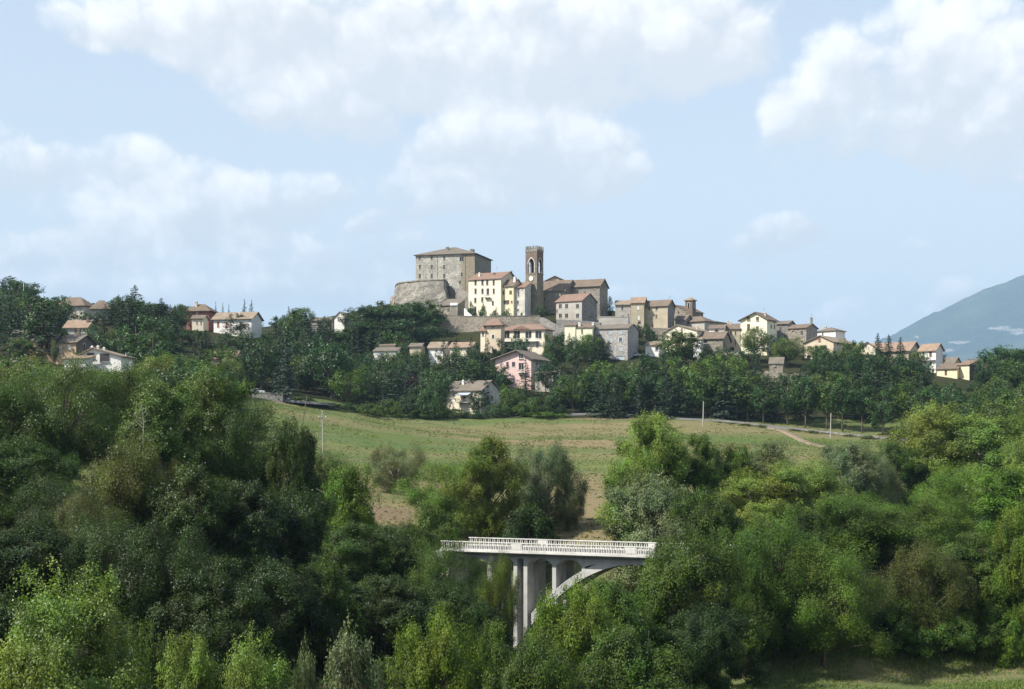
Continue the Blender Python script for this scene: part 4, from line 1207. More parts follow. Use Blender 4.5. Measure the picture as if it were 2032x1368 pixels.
house('villa_tower', 'square beige villa tower with flat pyramid red roof and round windows', 963.5, 994, 1001.5, 641.5, 700, 541, 22, 'R', 'hip', 633.5, over=1.0, wall='beige', tile='tilered', fm='framew', wins=[('f', 978.5, 648, 4.6, 8, 'w'), ('f', 978.5, 668, 4.6, 8, 'a')])
house('villa_wing', 'narrow low wing with red roof on the left of the villa tower', 953.5, 963, 966, 654, 690, 543, 20, 'R', 'hip', 649, over=.6, wall='cream', tile='tilered', depth=6, wins=[('f', 958.5, 663, 4, 8, 'w')])
house('cream_house', 'narrow pale cream house with blank wall beside the shuttered block', 1120.5, 1142, 1145, 646.5, 710, 547, 8, 'R', 'gx', 642.5, over=.3, wall='lemon', tile='tile', depth=8)
house('cream_house', 'pale cream house with two grey shutters between the trees and shuttered block', 1143.5, 1175.5, 1179, 650.5, 715, 546, 8, 'R', 'gx', 643.5, over=.3, wall='lemon', tile='tile', depth=9, wins=[('f', 1155, 657.5, 3.4, 8, 's'), ('f', 1156, 671.5, 3.2, 8.5, 's'), ('f', 1155, 688, 3.2, 8, 's')], shut='shut_brown', chim=((.15, .2, 1.0, .9, 'white'), (.98, .3, .7, .8, 'white')))
gb = house('shuttered_block', 'broad grey stone house with three rows of pale blue shutters', 1179.8, 1245.5, 1254, 651.8, 724, 545, 18, 'R', 'gx', 644, over=.4, wall='palestone', tile='tilegrey', depth=13, fm='framew',
           wins=grid([1191, 1211.4, 1231.7], [659.5], 6, 8, 's') + grid([1191, 1211.4], [675.5], 6.4, 8.5, 's') + [('f', 1231.7, 675, 5.6, 8, 'o')] + grid([1191.5, 1211.4, 1231.7], [692.4], 6.6, 8.5, 's') + [('f', 1230.4, 712.5, 16, 12, 'g', 'shut_grey')], shut='shut_grey')
drainpipe(gb, .2)
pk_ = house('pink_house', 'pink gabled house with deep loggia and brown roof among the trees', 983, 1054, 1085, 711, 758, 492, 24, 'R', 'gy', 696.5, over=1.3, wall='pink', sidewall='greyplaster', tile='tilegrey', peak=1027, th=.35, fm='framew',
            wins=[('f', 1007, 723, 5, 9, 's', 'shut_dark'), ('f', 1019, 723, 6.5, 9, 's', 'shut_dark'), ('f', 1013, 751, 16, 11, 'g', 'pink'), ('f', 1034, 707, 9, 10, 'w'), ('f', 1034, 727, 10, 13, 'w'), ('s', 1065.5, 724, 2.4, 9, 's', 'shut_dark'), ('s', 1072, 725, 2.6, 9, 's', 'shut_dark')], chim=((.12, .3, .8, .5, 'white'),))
balcony(pk_, pk_.w * .64, pk_.w * .9, pk_.h * .40, 1.2, 'framew')
house('pink_house_garage', 'low lean-to garage at the right foot of the pink house', 1062, 1098, 1108, 741, 762, 486, 20, 'R', 'shed', 736, over=.5, wall='greyplaster', tile='tilegrey', depth=7, wins=[('f', 1080, 748, 8, 8, 'w')])
wh = house('white_country_house', 'white country house with dark brown roof at the top of the meadow', 886.8, 955, 991, 773.5, 812, 448, 33, 'R', 'gx', 756, over=.7, wall='cream', sidewall='oldwhite', tile='tilegrey', fm='framew',
           wins=[('f', 920.5, 791, 7, 10, 'd', 'shut_dark'), ('f', 901, 785, 5, 8, 'w'), ('s', 968, 790, 3, 8, 's', 'shut_brown'), ('s', 977, 790, 3, 8, 's', 'shut_brown')], chim=((.32, .3, 1.1, .6, 'white'), (.3, .65, 1.0, .6, 'concrete')))
balcony(wh, wh.w * .36, wh.w * .70, wh.h * .36, 1.4, 'concrete')
aw_ = MB(); aw_.prism([(0, 0), (0, .12), (-1.9, -.7), (-1.9, -.82)], wh.w * .36, wh.w * .72, 'x')
q = part('awning', aw_, M['shut_grey'], wh.root); q.location = (0, -.03, wh.h * .86)
sc_ = MB(); sc_.prism([(x * .01, z * .01) for x, z in ((0, 0), (70, 0), (62, 90), (35, 160), (8, 90))], -.06, 0, 'y')
q = part('white_blind', sc_, M['cloth'], wh.root); q.location = (wh.w * .30, -1.5, wh.h * .40)
house('yellow_hut', 'small flat roofed yellow house under the big dark trees', 753.5, 782, 785, 686.5, 712, 530, 10, 'R', 'gx', 684, over=.4, wall='lemon', tile='tile', depth=6)
house('brown_roofed_house', 'low house with brown roof in front of the small yellow house', 741, 786, 792, 697, 716, 523, 14, 'R', 'shed', 691, over=.4, wall='white', tile='tilegrey', depth=6)
house('pale_stone_house', 'pale stone cottage with a thin aerial between yellow hut and white cottage', 813, 835, 838, 688, 714, 528, 12, 'R', 'gx', 682, over=.5, wall='beige', tile='tilegrey', depth=7)
house('white_cottage', 'white cottage with brown roof half hidden behind conifers', 850, 880, 886, 690, 716, 530, 18, 'R', 'gx', 679.5, over=.6, wall='white', tile='tilepale', depth=8, wins=[('f', 866, 697, 4, 5, 'w')])
house('orange_roofed_house', 'house showing only its orange roof between the conifers left of the villa', 893, 935, 940, 689, 712, 527, 16, 'R', 'gx', 680, over=.6, wall='cream', tile='tileorange', depth=8)

# --- left hillside houses
rowh = [('first', 22, 66, 70, 671, 657.3, 421), ('middle', 66.5, 110, 113, 675.3, 661.3, 419), ('last', 110.5, 151, 190, 679.4, 666, 417)]
for nm, a0, ac, a1, ye_, yr_, Yd in rowh:
    lbl = {'first': 'salmon terraced house with highest roof, behind the round green tree', 'middle': 'salmon terraced house in the middle of the stepped row', 'last': 'salmon terraced house with brick gable at the lower end of the row'}[nm]
    wn = {'first': [('f', 55, 684, 5, 9, 's')], 'middle': [('f', 77.5, 685, 6, 11, 's'), ('f', 92.5, 686, 6.5, 13, 's')], 'last': [('f', 120.5, 694, 5, 12, 's', 'framew'), ('f', 137, 689, 5, 11, 's', 'framew'), ('s', 167, 685, 4, 6, 'a')]}[nm]
    house('terraced_house', lbl, a0, ac, a1, ye_, 722, Yd, 14 if nm != 'last' else 26, 'R', 'gx', yr_, over=.6, wall='salmon', sidewall='salmon' if nm != 'last' else 'brick', tile='tilegrey', depth=10 if nm != 'last' else None, wins=wn, fm='framew', chim=((.7, .45, 1.6, .7, 'brick'),), group='stepped terrace of salmon houses')
house('white_gabled_house', 'white gabled house with dark windows on the left slope', 154.5, 240.5, 263.5, 707, 738, 380, 20, 'R', 'gy', 691.5, over=.8, wall='white', tile='tilepale', peak=185, fm='framew',
      wins=[('f', 180.5, 705.5, 14, 10, 's', 'shut_dark'), ('f', 207.5, 710, 18, 16, 's', 'shut_dark'), ('s', 251, 704, 4, 5, 'w')], chim=((.30, .1, .6, .5, 'white'), (.42, .15, .6, .5, 'white'), (.55, .2, .6, .5, 'white')))
house('porch_house', 'low orange porch roof beside the white gabled house', 128, 172, 186, 712, 738, 374, 18, 'R', 'shed', 708, over=.6, wall='white', tile='tileorange', depth=5)
house('brick_outhouse', 'dark reddish outhouse with pale roof edge at the far left edge', -30, 14, 24, 724, 762, 345, 20, 'R', 'shed', 718, over=.4, wall='red', tile='tilegrey', depth=6)
house('hill_house', 'pale house with broad brown hipped roof high on the left hill', 112, 166, 186, 603, 632, 566, 32, 'R', 'hip', 590.5, over=1.2, wall='oldwhite', tile='tile', wins=[('f', 158, 610, 5, 7, 's', 'shut_grey')])
house('hill_house', 'grey stone house with reddish pyramid roof high on the left hill', 182, 216, 222, 609, 634, 563, 14, 'R', 'hip', 597.5, over=1.0, wall='greyplaster', tile='tile', wins=[('f', 200, 616, 6, 5, 'w')])
house('red_roofed_house', 'house showing an orange roof slope with brick chimney among the left conifers', 128, 172, 184, 650, 668, 480, 20, 'R', 'gx', 637, over=.6, wall='greyplaster', tile='tileorange', depth=9, chim=((.9, .35, 1.6, .8, 'brick'),))
house('red_house', 'dark red house with wide roof on the left skyline', 370, 414, 428, 614.5, 645, 572, 24, 'R', 'hip', 604.5, over=1.0, wall='red', tile='tile', wins=[('f', 391, 622, 4, 6, 's', 'frame')], chim=((.35, .3, 1.6, .8, 'beige'),))
house('small_cream_house', 'small cream house with low roof in front of the red house', 381, 403.5, 408, 632.5, 662, 556, 14, 'R', 'gx', 626.5, over=.5, wall='cream', tile='tile', depth=7, wins=[('f', 391, 641, 2.6, 6, 's'), ('f', 399, 641, 2.6, 6, 's')])
wl = house('white_long_house', 'long white house with brown roof and red shutters on the left ridge', 424, 499, 519, 631.5, 672, 552, 24, 'R', 'gx', 620, over=.8, wall='white', tile='tilepale', fm='framew', wins=[('f', 433, 644, 4.2, 11, 's'), ('f', 449.5, 646, 4.6, 12, 's'), ('f', 478.5, 645, 4.6, 11, 's'), ('f', 449, 663, 4, 8, 'w'), ('f', 478, 663, 4, 8, 'w')], shut='shut_red', chim=((.6, .3, .5, .4, 'white'),))
house('white_gable_house', 'bright white gable end beside the big dark trees below the castle', 663.5, 683, 694, 630, 658, 575, 24, 'R', 'gy', 619.7, over=.4, wall='white', tile='tilepale', peak=674, depth=10, wins=[('f', 671, 632, 2.4, 6, 'w')])
house('low_stone_house', 'long low ruinous stone house almost hidden on the ridge', 617, 655, 660, 637, 655, 578, 10, 'R', 'gx', 631, over=.4, wall='oldwhite', tile='tilegrey', depth=7)
house('brown_shed', 'broad reddish brown shed roof among the left trees', 418, 465, 475, 711, 726, 446, 22, 'R', 'gx', 697, over=.5, wall='ochre', tile='tilered', depth=8, cat='shed')
wall_run('road_wall', 'low grey concrete wall along the lane at the meadow corner', [(470, 779, 408), (510, 780, 408), (545, 782, 407), (563, 783, 407)], 3, .4, 'stone3', cap='stone3')
# --- pale rock below the bastion
def outcrop(label, px, py, Y, rx, ry, rz, seed):
    r = np.random.default_rng(seed)
    bm = bmesh.new(); bmesh.ops.create_icosphere(bm, subdivisions=4, radius=1.0)
    for v in bm.verts:
        n = 1 + .22 * math.sin(3.1 * v.co.x + seed) * math.cos(4.3 * v.co.z) + .14 * math.sin(9 * v.co.x + 7 * v.co.y) * math.cos(8 * v.co.z + seed) + r.uniform(-.05, .05)
        v.co *= n
        v.co.x *= rx; v.co.y *= ry; v.co.z *= rz
    me = bpy.data.meshes.new('rock_outcrop'); bm.to_mesh(me); bm.free(); me.materials.append(M['stone4'])
    o = link('rock_outcrop', me, None, P(px, py, Y)); tag(o, label, 'rock')
outcrop('pale rock outcrop under the left corner of the bastion', 784, 611, 624, 2.2, 4, 5.0, 1)
# ------------------------------------------------------------------ bridge
def bridge():
    A = R(25.0)
    ux, uy, nx_, ny_ = math.cos(A), -math.sin(A), math.sin(A), math.cos(A)
    Yo = 148.8; zr = -9.72                     # outer face of the near rail at photo column 1025, top of rail
    ox = (1025 - HX) / F * Yo
    zdeck = zr - 1.06                           # underside of the slab
    root = thing('bridge', 'white balustraded concrete arch bridge crossing the wooded stream', 'bridge', (ox, Yo, zdeck - 12.0), -A)
    Z = 12.0                                    # local height of the slab underside
    bx = lambda px, y=0.0: hit(px, 0, ox + nx_ * y, Yo + ny_ * y, ux, uy)[0]
    W = 6.7
    L0, L1 = bx(874), bx(1462)
    slab = MB()
    slab.prism([(0, Z + .02), (W, Z + .02), (W, Z + .24), (W - .4, Z + .24), (W - .4, Z + .17), (.4, Z + .17), (.4, Z + .24), (0, Z + .24)], L0, L1, 'x')
    part('deck', slab, M['rail'], root)
    rd = MB(); rd.box(L0, L1, .42, W - .42, Z + .174, Z + .21)
    part('roadway', rd, M['asphalt'], root)
    sb = MB(); sb.box(L0, L1, .25, W - .25, Z - .12, Z + .018)
    part('slab_soffit', sb, M['bridge'], root)
    # rails
    pitch = .52; top = Z + 1.06
    lw, lt, lh = .30, .075, .66
    def loop():
        m = MB(); n = 6
        o = [(-lw / 2, 0), *[(-(lw / 2) * math.cos(math.pi * k / n), lh - lw / 2 + lw / 2 * math.sin(math.pi * k / n)) for k in range(n + 1)], (lw / 2, 0)]
        r = lw / 2 - lt
        i = [(-r, 0), *[(-r * math.cos(math.pi * k / n), lh - lw / 2 + r * math.sin(math.pi * k / n)) for k in range(n + 1)], (r, 0)]
        for k in range(len(o) - 1):
            for y in (-.06, .06):
                m.face([(o[k][0], y, o[k][1]), (o[k + 1][0], y, o[k + 1][1]), (i[k + 1][0], y, i[k + 1][1]), (i[k][0], y, i[k][1])])
            m.face([(o[k][0], -.06, o[k][1]), (o[k][0], .06, o[k][1]), (o[k + 1][0], .06, o[k + 1][1]), (o[k + 1][0], -.06, o[k + 1][1])])
            m.face([(i[k][0], -.06, i[k][1]), (i[k + 1][0], -.06, i[k + 1][1]), (i[k + 1][0], .06, i[k + 1][1]), (i[k][0], .06, i[k][1])])
        return m.mesh('baluster', [M['rail']])
    loop_me = loop()
    pm = MB(); pm.box(-.58, .58, -.10, .10, 0, .735); pm.box(-.46, .46, -.125, -.10, .12, .62)
    panel_me = pm.mesh('panel', [M['rail']])
    pan0 = bx(1025); gap = bx(1252) - pan0
    for y in (.14, W - .14):
        r = MB(); r.box(L0, L1, y - .13, y + .13, top - .085, top); r.box(L0, L1, y - .10, y + .10, Z + .245, Z + .32)
        rail = part('railing', r, M['rail'], root)
        pans = [pan0 + gap * k for k in range(-2, 4) if L0 + .7 < pan0 + gap * k < L1 - .7]
        for p in pans:
            link('panel', panel_me, rail, (p, y, Z + .24))
        x = L0 + .3
        xs = []
        for k in range(len(pans) + 1):
            a = (pans[k - 1] + .6) if k > 0 else L0
            b = (pans[k] - .6) if k < len(pans) else L1
            n = int((b - a) / pitch)
            if n > 0:
                xs += [a + (b - a) * (j + .5) / n for j in range(n)]
        for x in xs:
            link('baluster', loop_me, rail, (x, y, Z + .322))
    # substructure, set back under the overhanging deck
    S0, S1 = 1.05, W - 1.05
    cols = [(bx(972, S0), .55, 'w'), (bx(1022.6, S0), .42, 'c'), (bx(1042.6, S0), .42, 'c'), (bx(1099.5, S0), .42, 'c'), (bx(1157.5, S0), .34, 's')]
    xcrown = bx(1262, S0)
    colr = [(2 * xcrown - q[0], q[1], q[2]) for q in cols if 2 * xcrown - q[0] < L1 - 3.2]
    zc = Z - .12
    gird = .52                                    # depth of girder over openings at mid span
    half = abs(xcrown - bx(1132, S0)); dr = (HY and 2.45)
    z_in = lambda x: Z - .78 - dr * ((x - xcrown) / half) ** 2      # intrados of the arch rib
    th_ = lambda x: .42 + .040 * abs(x - xcrown)
    xsp = half * 1.62
    def rib(y0, y1, nm):
        m = MB(); n = 40
        for k in range(n):
            xa, xb = xcrown - xsp + 2 * xsp * k / n, xcrown - xsp + 2 * xsp * (k + 1) / n
            lo = [z_in(xa), z_in(xb)]; hi = [min(z_in(xa) + th_(xa) * 1.35, zc - .004), min(z_in(xb) + th_(xb) * 1.35, zc - .004)]
            for y in (y0, y1):
                m.face([(xa, y, lo[0]), (xb, y, lo[1]), (xb, y, hi[1]), (xa, y, hi[0])])
            m.face([(xa, y0, lo[0]), (xb, y0, lo[1]), (xb, y1, lo[1]), (xa, y1, lo[0])])
            m.face([(xa, y0, hi[0]), (xb, y0, hi[1]), (xb, y1, hi[1]), (xa, y1, hi[0])])
        part(nm, m, M['bridge'], root)
    rib(S0 + .02, S0 + 1.55, 'arch_rib'); rib(S1 - 1.55, S1 - .02, 'arch_rib')
    # columns: near and far rows
    for (x, wd, kd) in cols + colr:
        for (y0, y1) in ((S0, S0 + 1.75), (S1 - 1.95, S1)):
            m = MB()
            zlo = -8.0 if kd != 's' else z_in(x) + th_(x) * 1.0
            m.box(x - wd / 2, x + wd / 2, y0, y1, zlo, zc - .003)
            part('column', m, M['bridge'], root)
    # haunched girder between columns
    allc = sorted(cols + colr, key=lambda q: q[0])
    edges = [(L0 + .5, .2)] + [(q[0], q[1]) for q in allc] + [(L1 - .5, .2)]
    for i in range(len(edges) - 1):
        xa, xb = edges[i][0] + edges[i][1] / 2, edges[i + 1][0] - edges[i + 1][1] / 2
        if xb - xa < .2: continue
        n = 14
        for (y0, y1) in ((S0 + .01, S0 + 1.73), (S1 - 1.93, S1 - .01)):
            m = MB()
            for k in range(n):
                fa, fb = k / n, (k + 1) / n
                dpt = lambda f: .42 + .62 * (abs(2 * f - 1) ** 2.6) * min(1, (xb - xa) / 3)
                a, b = xa + (xb - xa) * fa, xa + (xb - xa) * fb
                za, zb_ = zc - dpt(fa), zc - dpt(fb)
                if abs((a + b) / 2 - xcrown) < half * .42:
                    za, zb_ = zc - .45, zc - .45
                for y in (y0, y1):
                    m.face([(a, y, za), (b, y, zb_), (b, y, zc - .002), (a, y, zc - .002)])
                m.face([(a, y0, za), (b, y0, zb_), (b, y1, zb_), (a, y1, za)])
            part('girder', m, M['bridge'], root)
    # end wall pier in shade at left and abutments
    for (xa, xb) in ((L0 - 2, bx(890, S0)), (L1 - 3.0, L1 + 2)):
        m = MB(); m.box(xa, xb, S0 + .005, S1 - .005, -4, zc - .006)
        part('abutment', m, M['bridge'], root)
bridge()

# ------------------------------------------------------------------ poles, lamps, wires
def pole(name, label, px, py, Y, lean=0.0, r=.13, mat='pole', arms=True, lamp=False, base=None, cat='pole', group=None):
    top = P(px, py, Y)
    bxx = (base - HX) / F * Y if base else top.x
    zb = gz(bxx, Y) - .4
    root = thing(name, label, cat, (bxx, Y, zb), 0, group)
    h = top.z - zb; dx = top.x - bxx
    m = MB(); m.tube([(0, 0, 0), (dx, 0, h)], [r * 1.35, r * .8], 8)
    part('post', m, M[mat], root, smooth=False)
    if arms:
        c = MB(); c.box(-.75, .75, -.05, .05, -.05, .05)
        co = part('crossarm', c, M['metal'], root); co.location = (dx * .9, -.16, h - .95)
        for s in (-.68, .68, 0):
            i = MB(); i.tube([(0, 0, .05), (0, 0, .16), (0, 0, .22), (0, 0, .34)], [.05, .11, .07, .10], 8)
            link('insulator', i.mesh('insulator', [M['framew']]), co, (s, 0 if s else .16, .0 if s else .95))
    if lamp:
        c = MB(); c.tube([(0, 0, h), (0, -.2, h + .2), (0, -.5, h + .25)], .05, 6); c.box(-.28, .28, -1.0, -.4, h + .18, h + .32)
        part('lamp_head', c, M['framew'], root)
    return Vector((top.x, Y, top.z))
pA = pole('utility_pole', 'tall concrete utility pole with crossarm standing in the open meadow', 639.5, 819, 282, base=642, r=.14)
pole('wooden_pole', 'thin leaning wooden pole behind the concrete pole on the meadow', 609.5, 784, 332, base=600, r=.09, mat='wood', arms=False)
pB = pole('utility_pole', 'pale concrete pole beside the road above the middle of the meadow', 1396, 797, 410, base=1395, r=.15, arms=False)
pC = pole('utility_pole', 'pale concrete pole at the roadside right of the dirt track', 1649, 820, 395, base=1648, r=.14, arms=False)
pD = pole('utility_pole', 'short pale pole with crossarm right of the pink house', 1111, 742, 466, r=.16)
pole('street_lamp', 'white street lamp standing in front of the white gabled house', 259, 722, 358, r=.12, mat='framew', arms=False, lamp=True, cat='lamp')
pole('street_lamp', 'pale lamp post beside the grey lane wall at the meadow corner', 562, 762, 405, r=.14, mat='shut_dark', arms=False, cat='lamp')
pole('mast', 'thin pale mast standing among the pines on the left hilltop', 47, 562, 600, r=.16, mat='framew', arms=False, cat='mast')
def wire(name, label, a, b, sag):
    m = MB(); pts = []
    for k in range(25):
        f_ = k / 24; p = a.lerp(b, f_); p.z -= sag * 4 * f_ * (1 - f_); pts.append(p - a)
    m.tube(pts, .022, 4)
    o = link(name, m.mesh(name, [M['black']]), None, a)
    tag(o, label, 'wire')
wire('overhead_wire', 'thin roadside wire between the two pale poles above the meadow', pB + Vector((0, 0, -.3)), pC + Vector((0, 0, -.3)), 1.6)
wire('overhead_wire', 'thin roadside wire left of the pole above the middle of the meadow', P(1111, 746, 466), pB + Vector((0, 0, -.3)), 2.5)
wire('overhead_wire', 'thin overhead wire crossing the dark trees above the meadow', P(609.5, 790, 332), P(930, 786, 440), 2.2)

# ------------------------------------------------------------------ cars
def car(label, px, Y, heading, paint, group='cars parked in the village', lift=0.0, zrow=None):
    x = (px - HX) / F * Y
    z = (HY - zrow) / F * Y if zrow else float(gzn(x, Y)[0]) + lift
    root = thing('parked_car', label, 'car', (x, Y, z), heading, group)
    b = MB()
    prof = [(-2.0, .35), (2.0, .35), (2.05, .62), (1.95, .82), (1.05, .95), (-1.75, .98), (-2.05, .8), (-2.08, .5)]
    b.prism(prof, -.82, .82, 'y'); part('body', b, M[paint], root)
    c = MB()
    lo = [(-1.7, -.76), (1.0, -.76), (1.0, .76), (-1.7, .76)]; hi = [(-1.25, -.62), (.35, -.62), (.35, .62), (-1.25, .62)]
    for k in range(4):
        k2 = (k + 1) % 4
        c.face([(*lo[k], .965), (*lo[k2], .965), (*hi[k2], 1.40), (*hi[k], 1.40)])
    part('windows', c, M['pane'], root)
    r = MB(); r.box(-1.28, .38, -.64, .64, 1.402, 1.45); part('roof_panel', r, M[paint], root)
    def wheel():
        m = MB(); m.prism([(.31 * math.cos(q * math.pi / 8), .31 * math.sin(q * math.pi / 8)) for q in range(16)], -.1, .1, 'y'); return m.mesh('wheel', [M['tyre']])
    for sx in (-1.3, 1.3):
        for sy in (-.78, .78):
            w_ = link('wheel', cached('wheel', wheel), root, (sx, sy, .31))
            def rim():
                m = MB(); m.prism([(.19 * math.cos(q * math.pi / 6), .19 * math.sin(q * math.pi / 6)) for q in range(12)], -.115, .115, 'y'); return m.mesh('rim', [M['metal']])
            link('rim', cached('rim', rim), w_)
    for sy in (-.6, .6):
        def hl():
            m = MB(); m.box(-.05, .06, -.14, .14, -.07, .07); return m.mesh('headlight', [M['clock']])
        link('headlight', cached('hl', hl), root, (2.02, sy, .72))
car('grey car parked behind the lane wall, left of the white car', 497, 416, R(8), 'cargrey', lift=.3)
car('white car parked behind the lane wall under the dark trees', 511, 416.5, R(5), 'carwhite', lift=.3)
car('white van-like car at the lane corner beside the lamp post', 567, 414, R(-70), 'carwhite', lift=.3)
car('white car parked right of the shuttered grey block', 1217 + 45, 552, R(-40), 'carwhite', zrow=708)
car('dark car parked below the rough retaining wall', 884, 570, R(0), 'cardark', zrow=662)
car('white car parked in front of the lemon house wall', 1470, 549, R(60), 'carwhite', zrow=706)
# ------------------------------------------------------------------ trees: prototypes of unit height
def unit(v):
    return v / np.maximum(np.linalg.norm(v, axis=-1, keepdims=True), 1e-9)

def leaves_mesh(name, c, nrm, ln, wd, r, mat):
    n = len(c)
    t = unit(np.cross(nrm, unit(r.normal(size=(n, 3)))))
    b = np.cross(nrm, t)
    L = (ln * (0.7 + .6 * r.random(n)))[:, None]; Wd = (wd * (0.7 + .6 * r.random(n)))[:, None]
    fold = nrm * Wd * .22
    v = np.stack([c - t * L * .5, c + b * Wd * .5 + fold, c + t * L * .5, c - b * Wd * .5 + fold], 1).reshape(-1, 3)
    q = np.arange(n * 4).reshape(n, 4)
    return raw_mesh(name, v, q, [mat])

def limb_mesh(name, limbs, mat):
    m = MB()
    for pts, rad, seg in limbs:
        m.tube(pts, rad, seg)
    return m.mesh(name, [mat], fix=False, smooth=True)

def bez(a, b, c, n=5):
    return [Vector(a) * (1 - t) ** 2 + Vector(b) * 2 * t * (1 - t) + Vector(c) * t * t for t in [k / (n - 1) for k in range(n)]]

def broadleaf(key, seed, n_bough=46, twigs=26, leaves=26, crown=(.22, 1.0), width=.62, rb=.105, rt=.030, leaf=(.020, .012), flat=.7, shape='round', droop=0.0, bark='bark', updir=.55, hollow=.55):
    """crown of boughs > twigs > leaves inside an envelope; returns (trunk mesh, crown mesh)"""
    r = np.random.default_rng(seed)
    z0, z1 = crown
    cen, lim = [], []
    k = 0
    while len(cen) < n_bough and k < 6000:
        k += 1
        d = unit(r.normal(size=3)); rad = hollow + (1 - hollow) * r.random() ** .6
        if r.random() < .16: rad = 1.04 + .16 * r.random()
        p = d * rad
        f_ = (p[2] + 1) / 2
        if shape == 'round': wz = 1.0
        elif shape == 'tall': wz = 1.0 - .35 * f_
        elif shape == 'dome': wz = 1.05 - .15 * f_; 
        elif shape == 'vase': wz = .72 + .35 * f_
        elif shape == 'bush': wz = 1.12 - .3 * f_
        lump = 1 + .22 * math.sin(3 * math.atan2(p[1], p[0]) + seed) + .10 * math.sin(7 * math.atan2(p[1], p[0]) + 2 * f_ * 5)
        q = np.array([p[0] * width / 2 * wz * lump, p[1] * width / 2 * wz * lump, z0 + rb * .5 + f_ * (z1 - z0 - rb * .9)])
        if all(np.linalg.norm((q - c_) / np.array([1, 1, .8])) > rb * .74 for c_ in cen):
            cen.append(q)
    cen = np.array(cen)
    nb = len(cen)
    size = rb * (0.55 + .95 * r.random(nb) ** 1.4)
    tw = np.repeat(np.arange(nb), twigs)
    off = unit(r.normal(size=(nb * twigs, 3))) * (r.random((nb * twigs, 1)) ** .42)
    off[:, 2] *= flat
    tc_ = cen[tw] + off * size[tw][:, None]
    tc_[:, 2] -= droop * (off[:, 0] ** 2 + off[:, 1] ** 2) * size[tw] * 1.5
    lv = np.repeat(np.arange(nb * twigs), leaves)
    lo = r.normal(size=(len(lv), 3)) * rt * .62
    if droop > 0: lo[:, 2] *= 1.9
    lc = tc_[lv] + lo
    lc[:, 2] = np.maximum(lc[:, 2], .01)
    cc = np.array([0, 0, z0 + (z1 - z0) * .42])
    outw = unit(lc - cc)
    bow = unit(lc - cen[tw[lv]])
    nr = unit(r.normal(size=(len(lv), 3)) * .62 + outw * .45 + bow * .5 + np.array([0, 0, updir]))
    cm = leaves_mesh(key + '_crown', lc, nr, leaf[0], leaf[1], r, M['leaf'])
    # trunk and limbs
    tr = .016 if shape != 'bush' else .008
    zt_ = z0 + (z1 - z0) * .72
    pts = [(0, 0, -.03), (.008 * r.normal(), .008 * r.normal(), z0 * .5), (.015 * r.normal(), .015 * r.normal(), z0 + .05), (.03 * r.normal(), .03 * r.normal(), (z0 + zt_) / 2), (.03 * r.normal(), .03 * r.normal(), zt_)]
    limbs = [(pts, [tr * 1.5, tr * 1.1, tr * .95, tr * .6, tr * .25], 8)]
    for i in range(nb):
        f_ = np.clip((cen[i][2] - z0) / (z1 - z0), 0, 1)
        za = z0 * .8 + (zt_ - z0) * (f_ * .75) * (0.7 + .3 * r.random())
        s = np.array([.01 * r.normal(), .01 * r.normal(), za])
        mid = (s + cen[i]) / 2 + np.array([0, 0, .25 * (cen[i][2] - za) * .4 - .0]) + r.normal(size=3) * .02
        limbs.append((bez(s, mid, cen[i], 4), [tr * .5, tr * .34, tr * .2, tr * .08], 5))
        for _ in range(2):
            e = cen[i] + r.normal(size=3) * size[i] * .6
            limbs.append(([Vector(mid * .4 + cen[i] * .6), Vector(e)], [tr * .18, tr * .05], 3))
    return limb_mesh(key + '_trunk', limbs, M[bark]), cm

def conifer(key, seed, levels=24, per=9, width=.34, leaves=16, leaf=(.024, .010), low=.08, droop=.25, ragged=.25, power=.9):
    r = np.random.default_rng(seed)
    C, N = [], []
    limbs = [([(0, 0, -.03), (0, 0, .5), (.004, 0, .995)], [.014, .009, .001], 7)]
    for l in range(levels):
        f_ = l / (levels - 1)
        z = low + (1 - low) * f_ ** .95
        R_ = width / 2 * ((1 - f_) ** power) * (1 + .0) + .006
        if f_ < .12: R_ *= .7 + 2.5 * f_
        for k in range(max(3, int(per * (1 - .45 * f_)))):
            a = r.random() * 2 * math.pi
            Rk = R_ * (1 - ragged + 2 * ragged * r.random())
            n = max(3, int(leaves * (Rk / (width / 2)) + 3))
            t = .15 + .85 * r.random(n) ** .75
            zz_ = z - droop * Rk * t ** 1.4 + .1 * Rk * (t > .85)
            sp = Rk * .24 * (1.15 - t)
            x = np.cos(a) * Rk * t - np.sin(a) * r.normal(size=n) * sp
            y = np.sin(a) * Rk * t + np.cos(a) * r.normal(size=n) * sp
            C.append(np.stack([x, y, zz_ + r.normal(size=n) * .006], 1))
            N.append(np.stack([np.cos(a) * .35 + r.normal(size=n) * .35, np.sin(a) * .35 + r.normal(size=n) * .35, np.full(n, .9)], 1))
            if l % 3 == 0 and k % 3 == 0:
                limbs.append(([(0, 0, z), (math.cos(a) * Rk * .85, math.sin(a) * Rk * .85, z - droop * Rk * .8)], [.004, .001], 3))
    C = np.concatenate(C); N = unit(np.concatenate(N))
    cm = leaves_mesh(key + '_crown', C, N, leaf[0], leaf[1], r, M['needle'])
    return limb_mesh(key + '_trunk', limbs, M['bark']), cm

PROTO = {}
def proto(key, fn, *a, **k):
    PROTO[key] = fn(key, *a, **k)
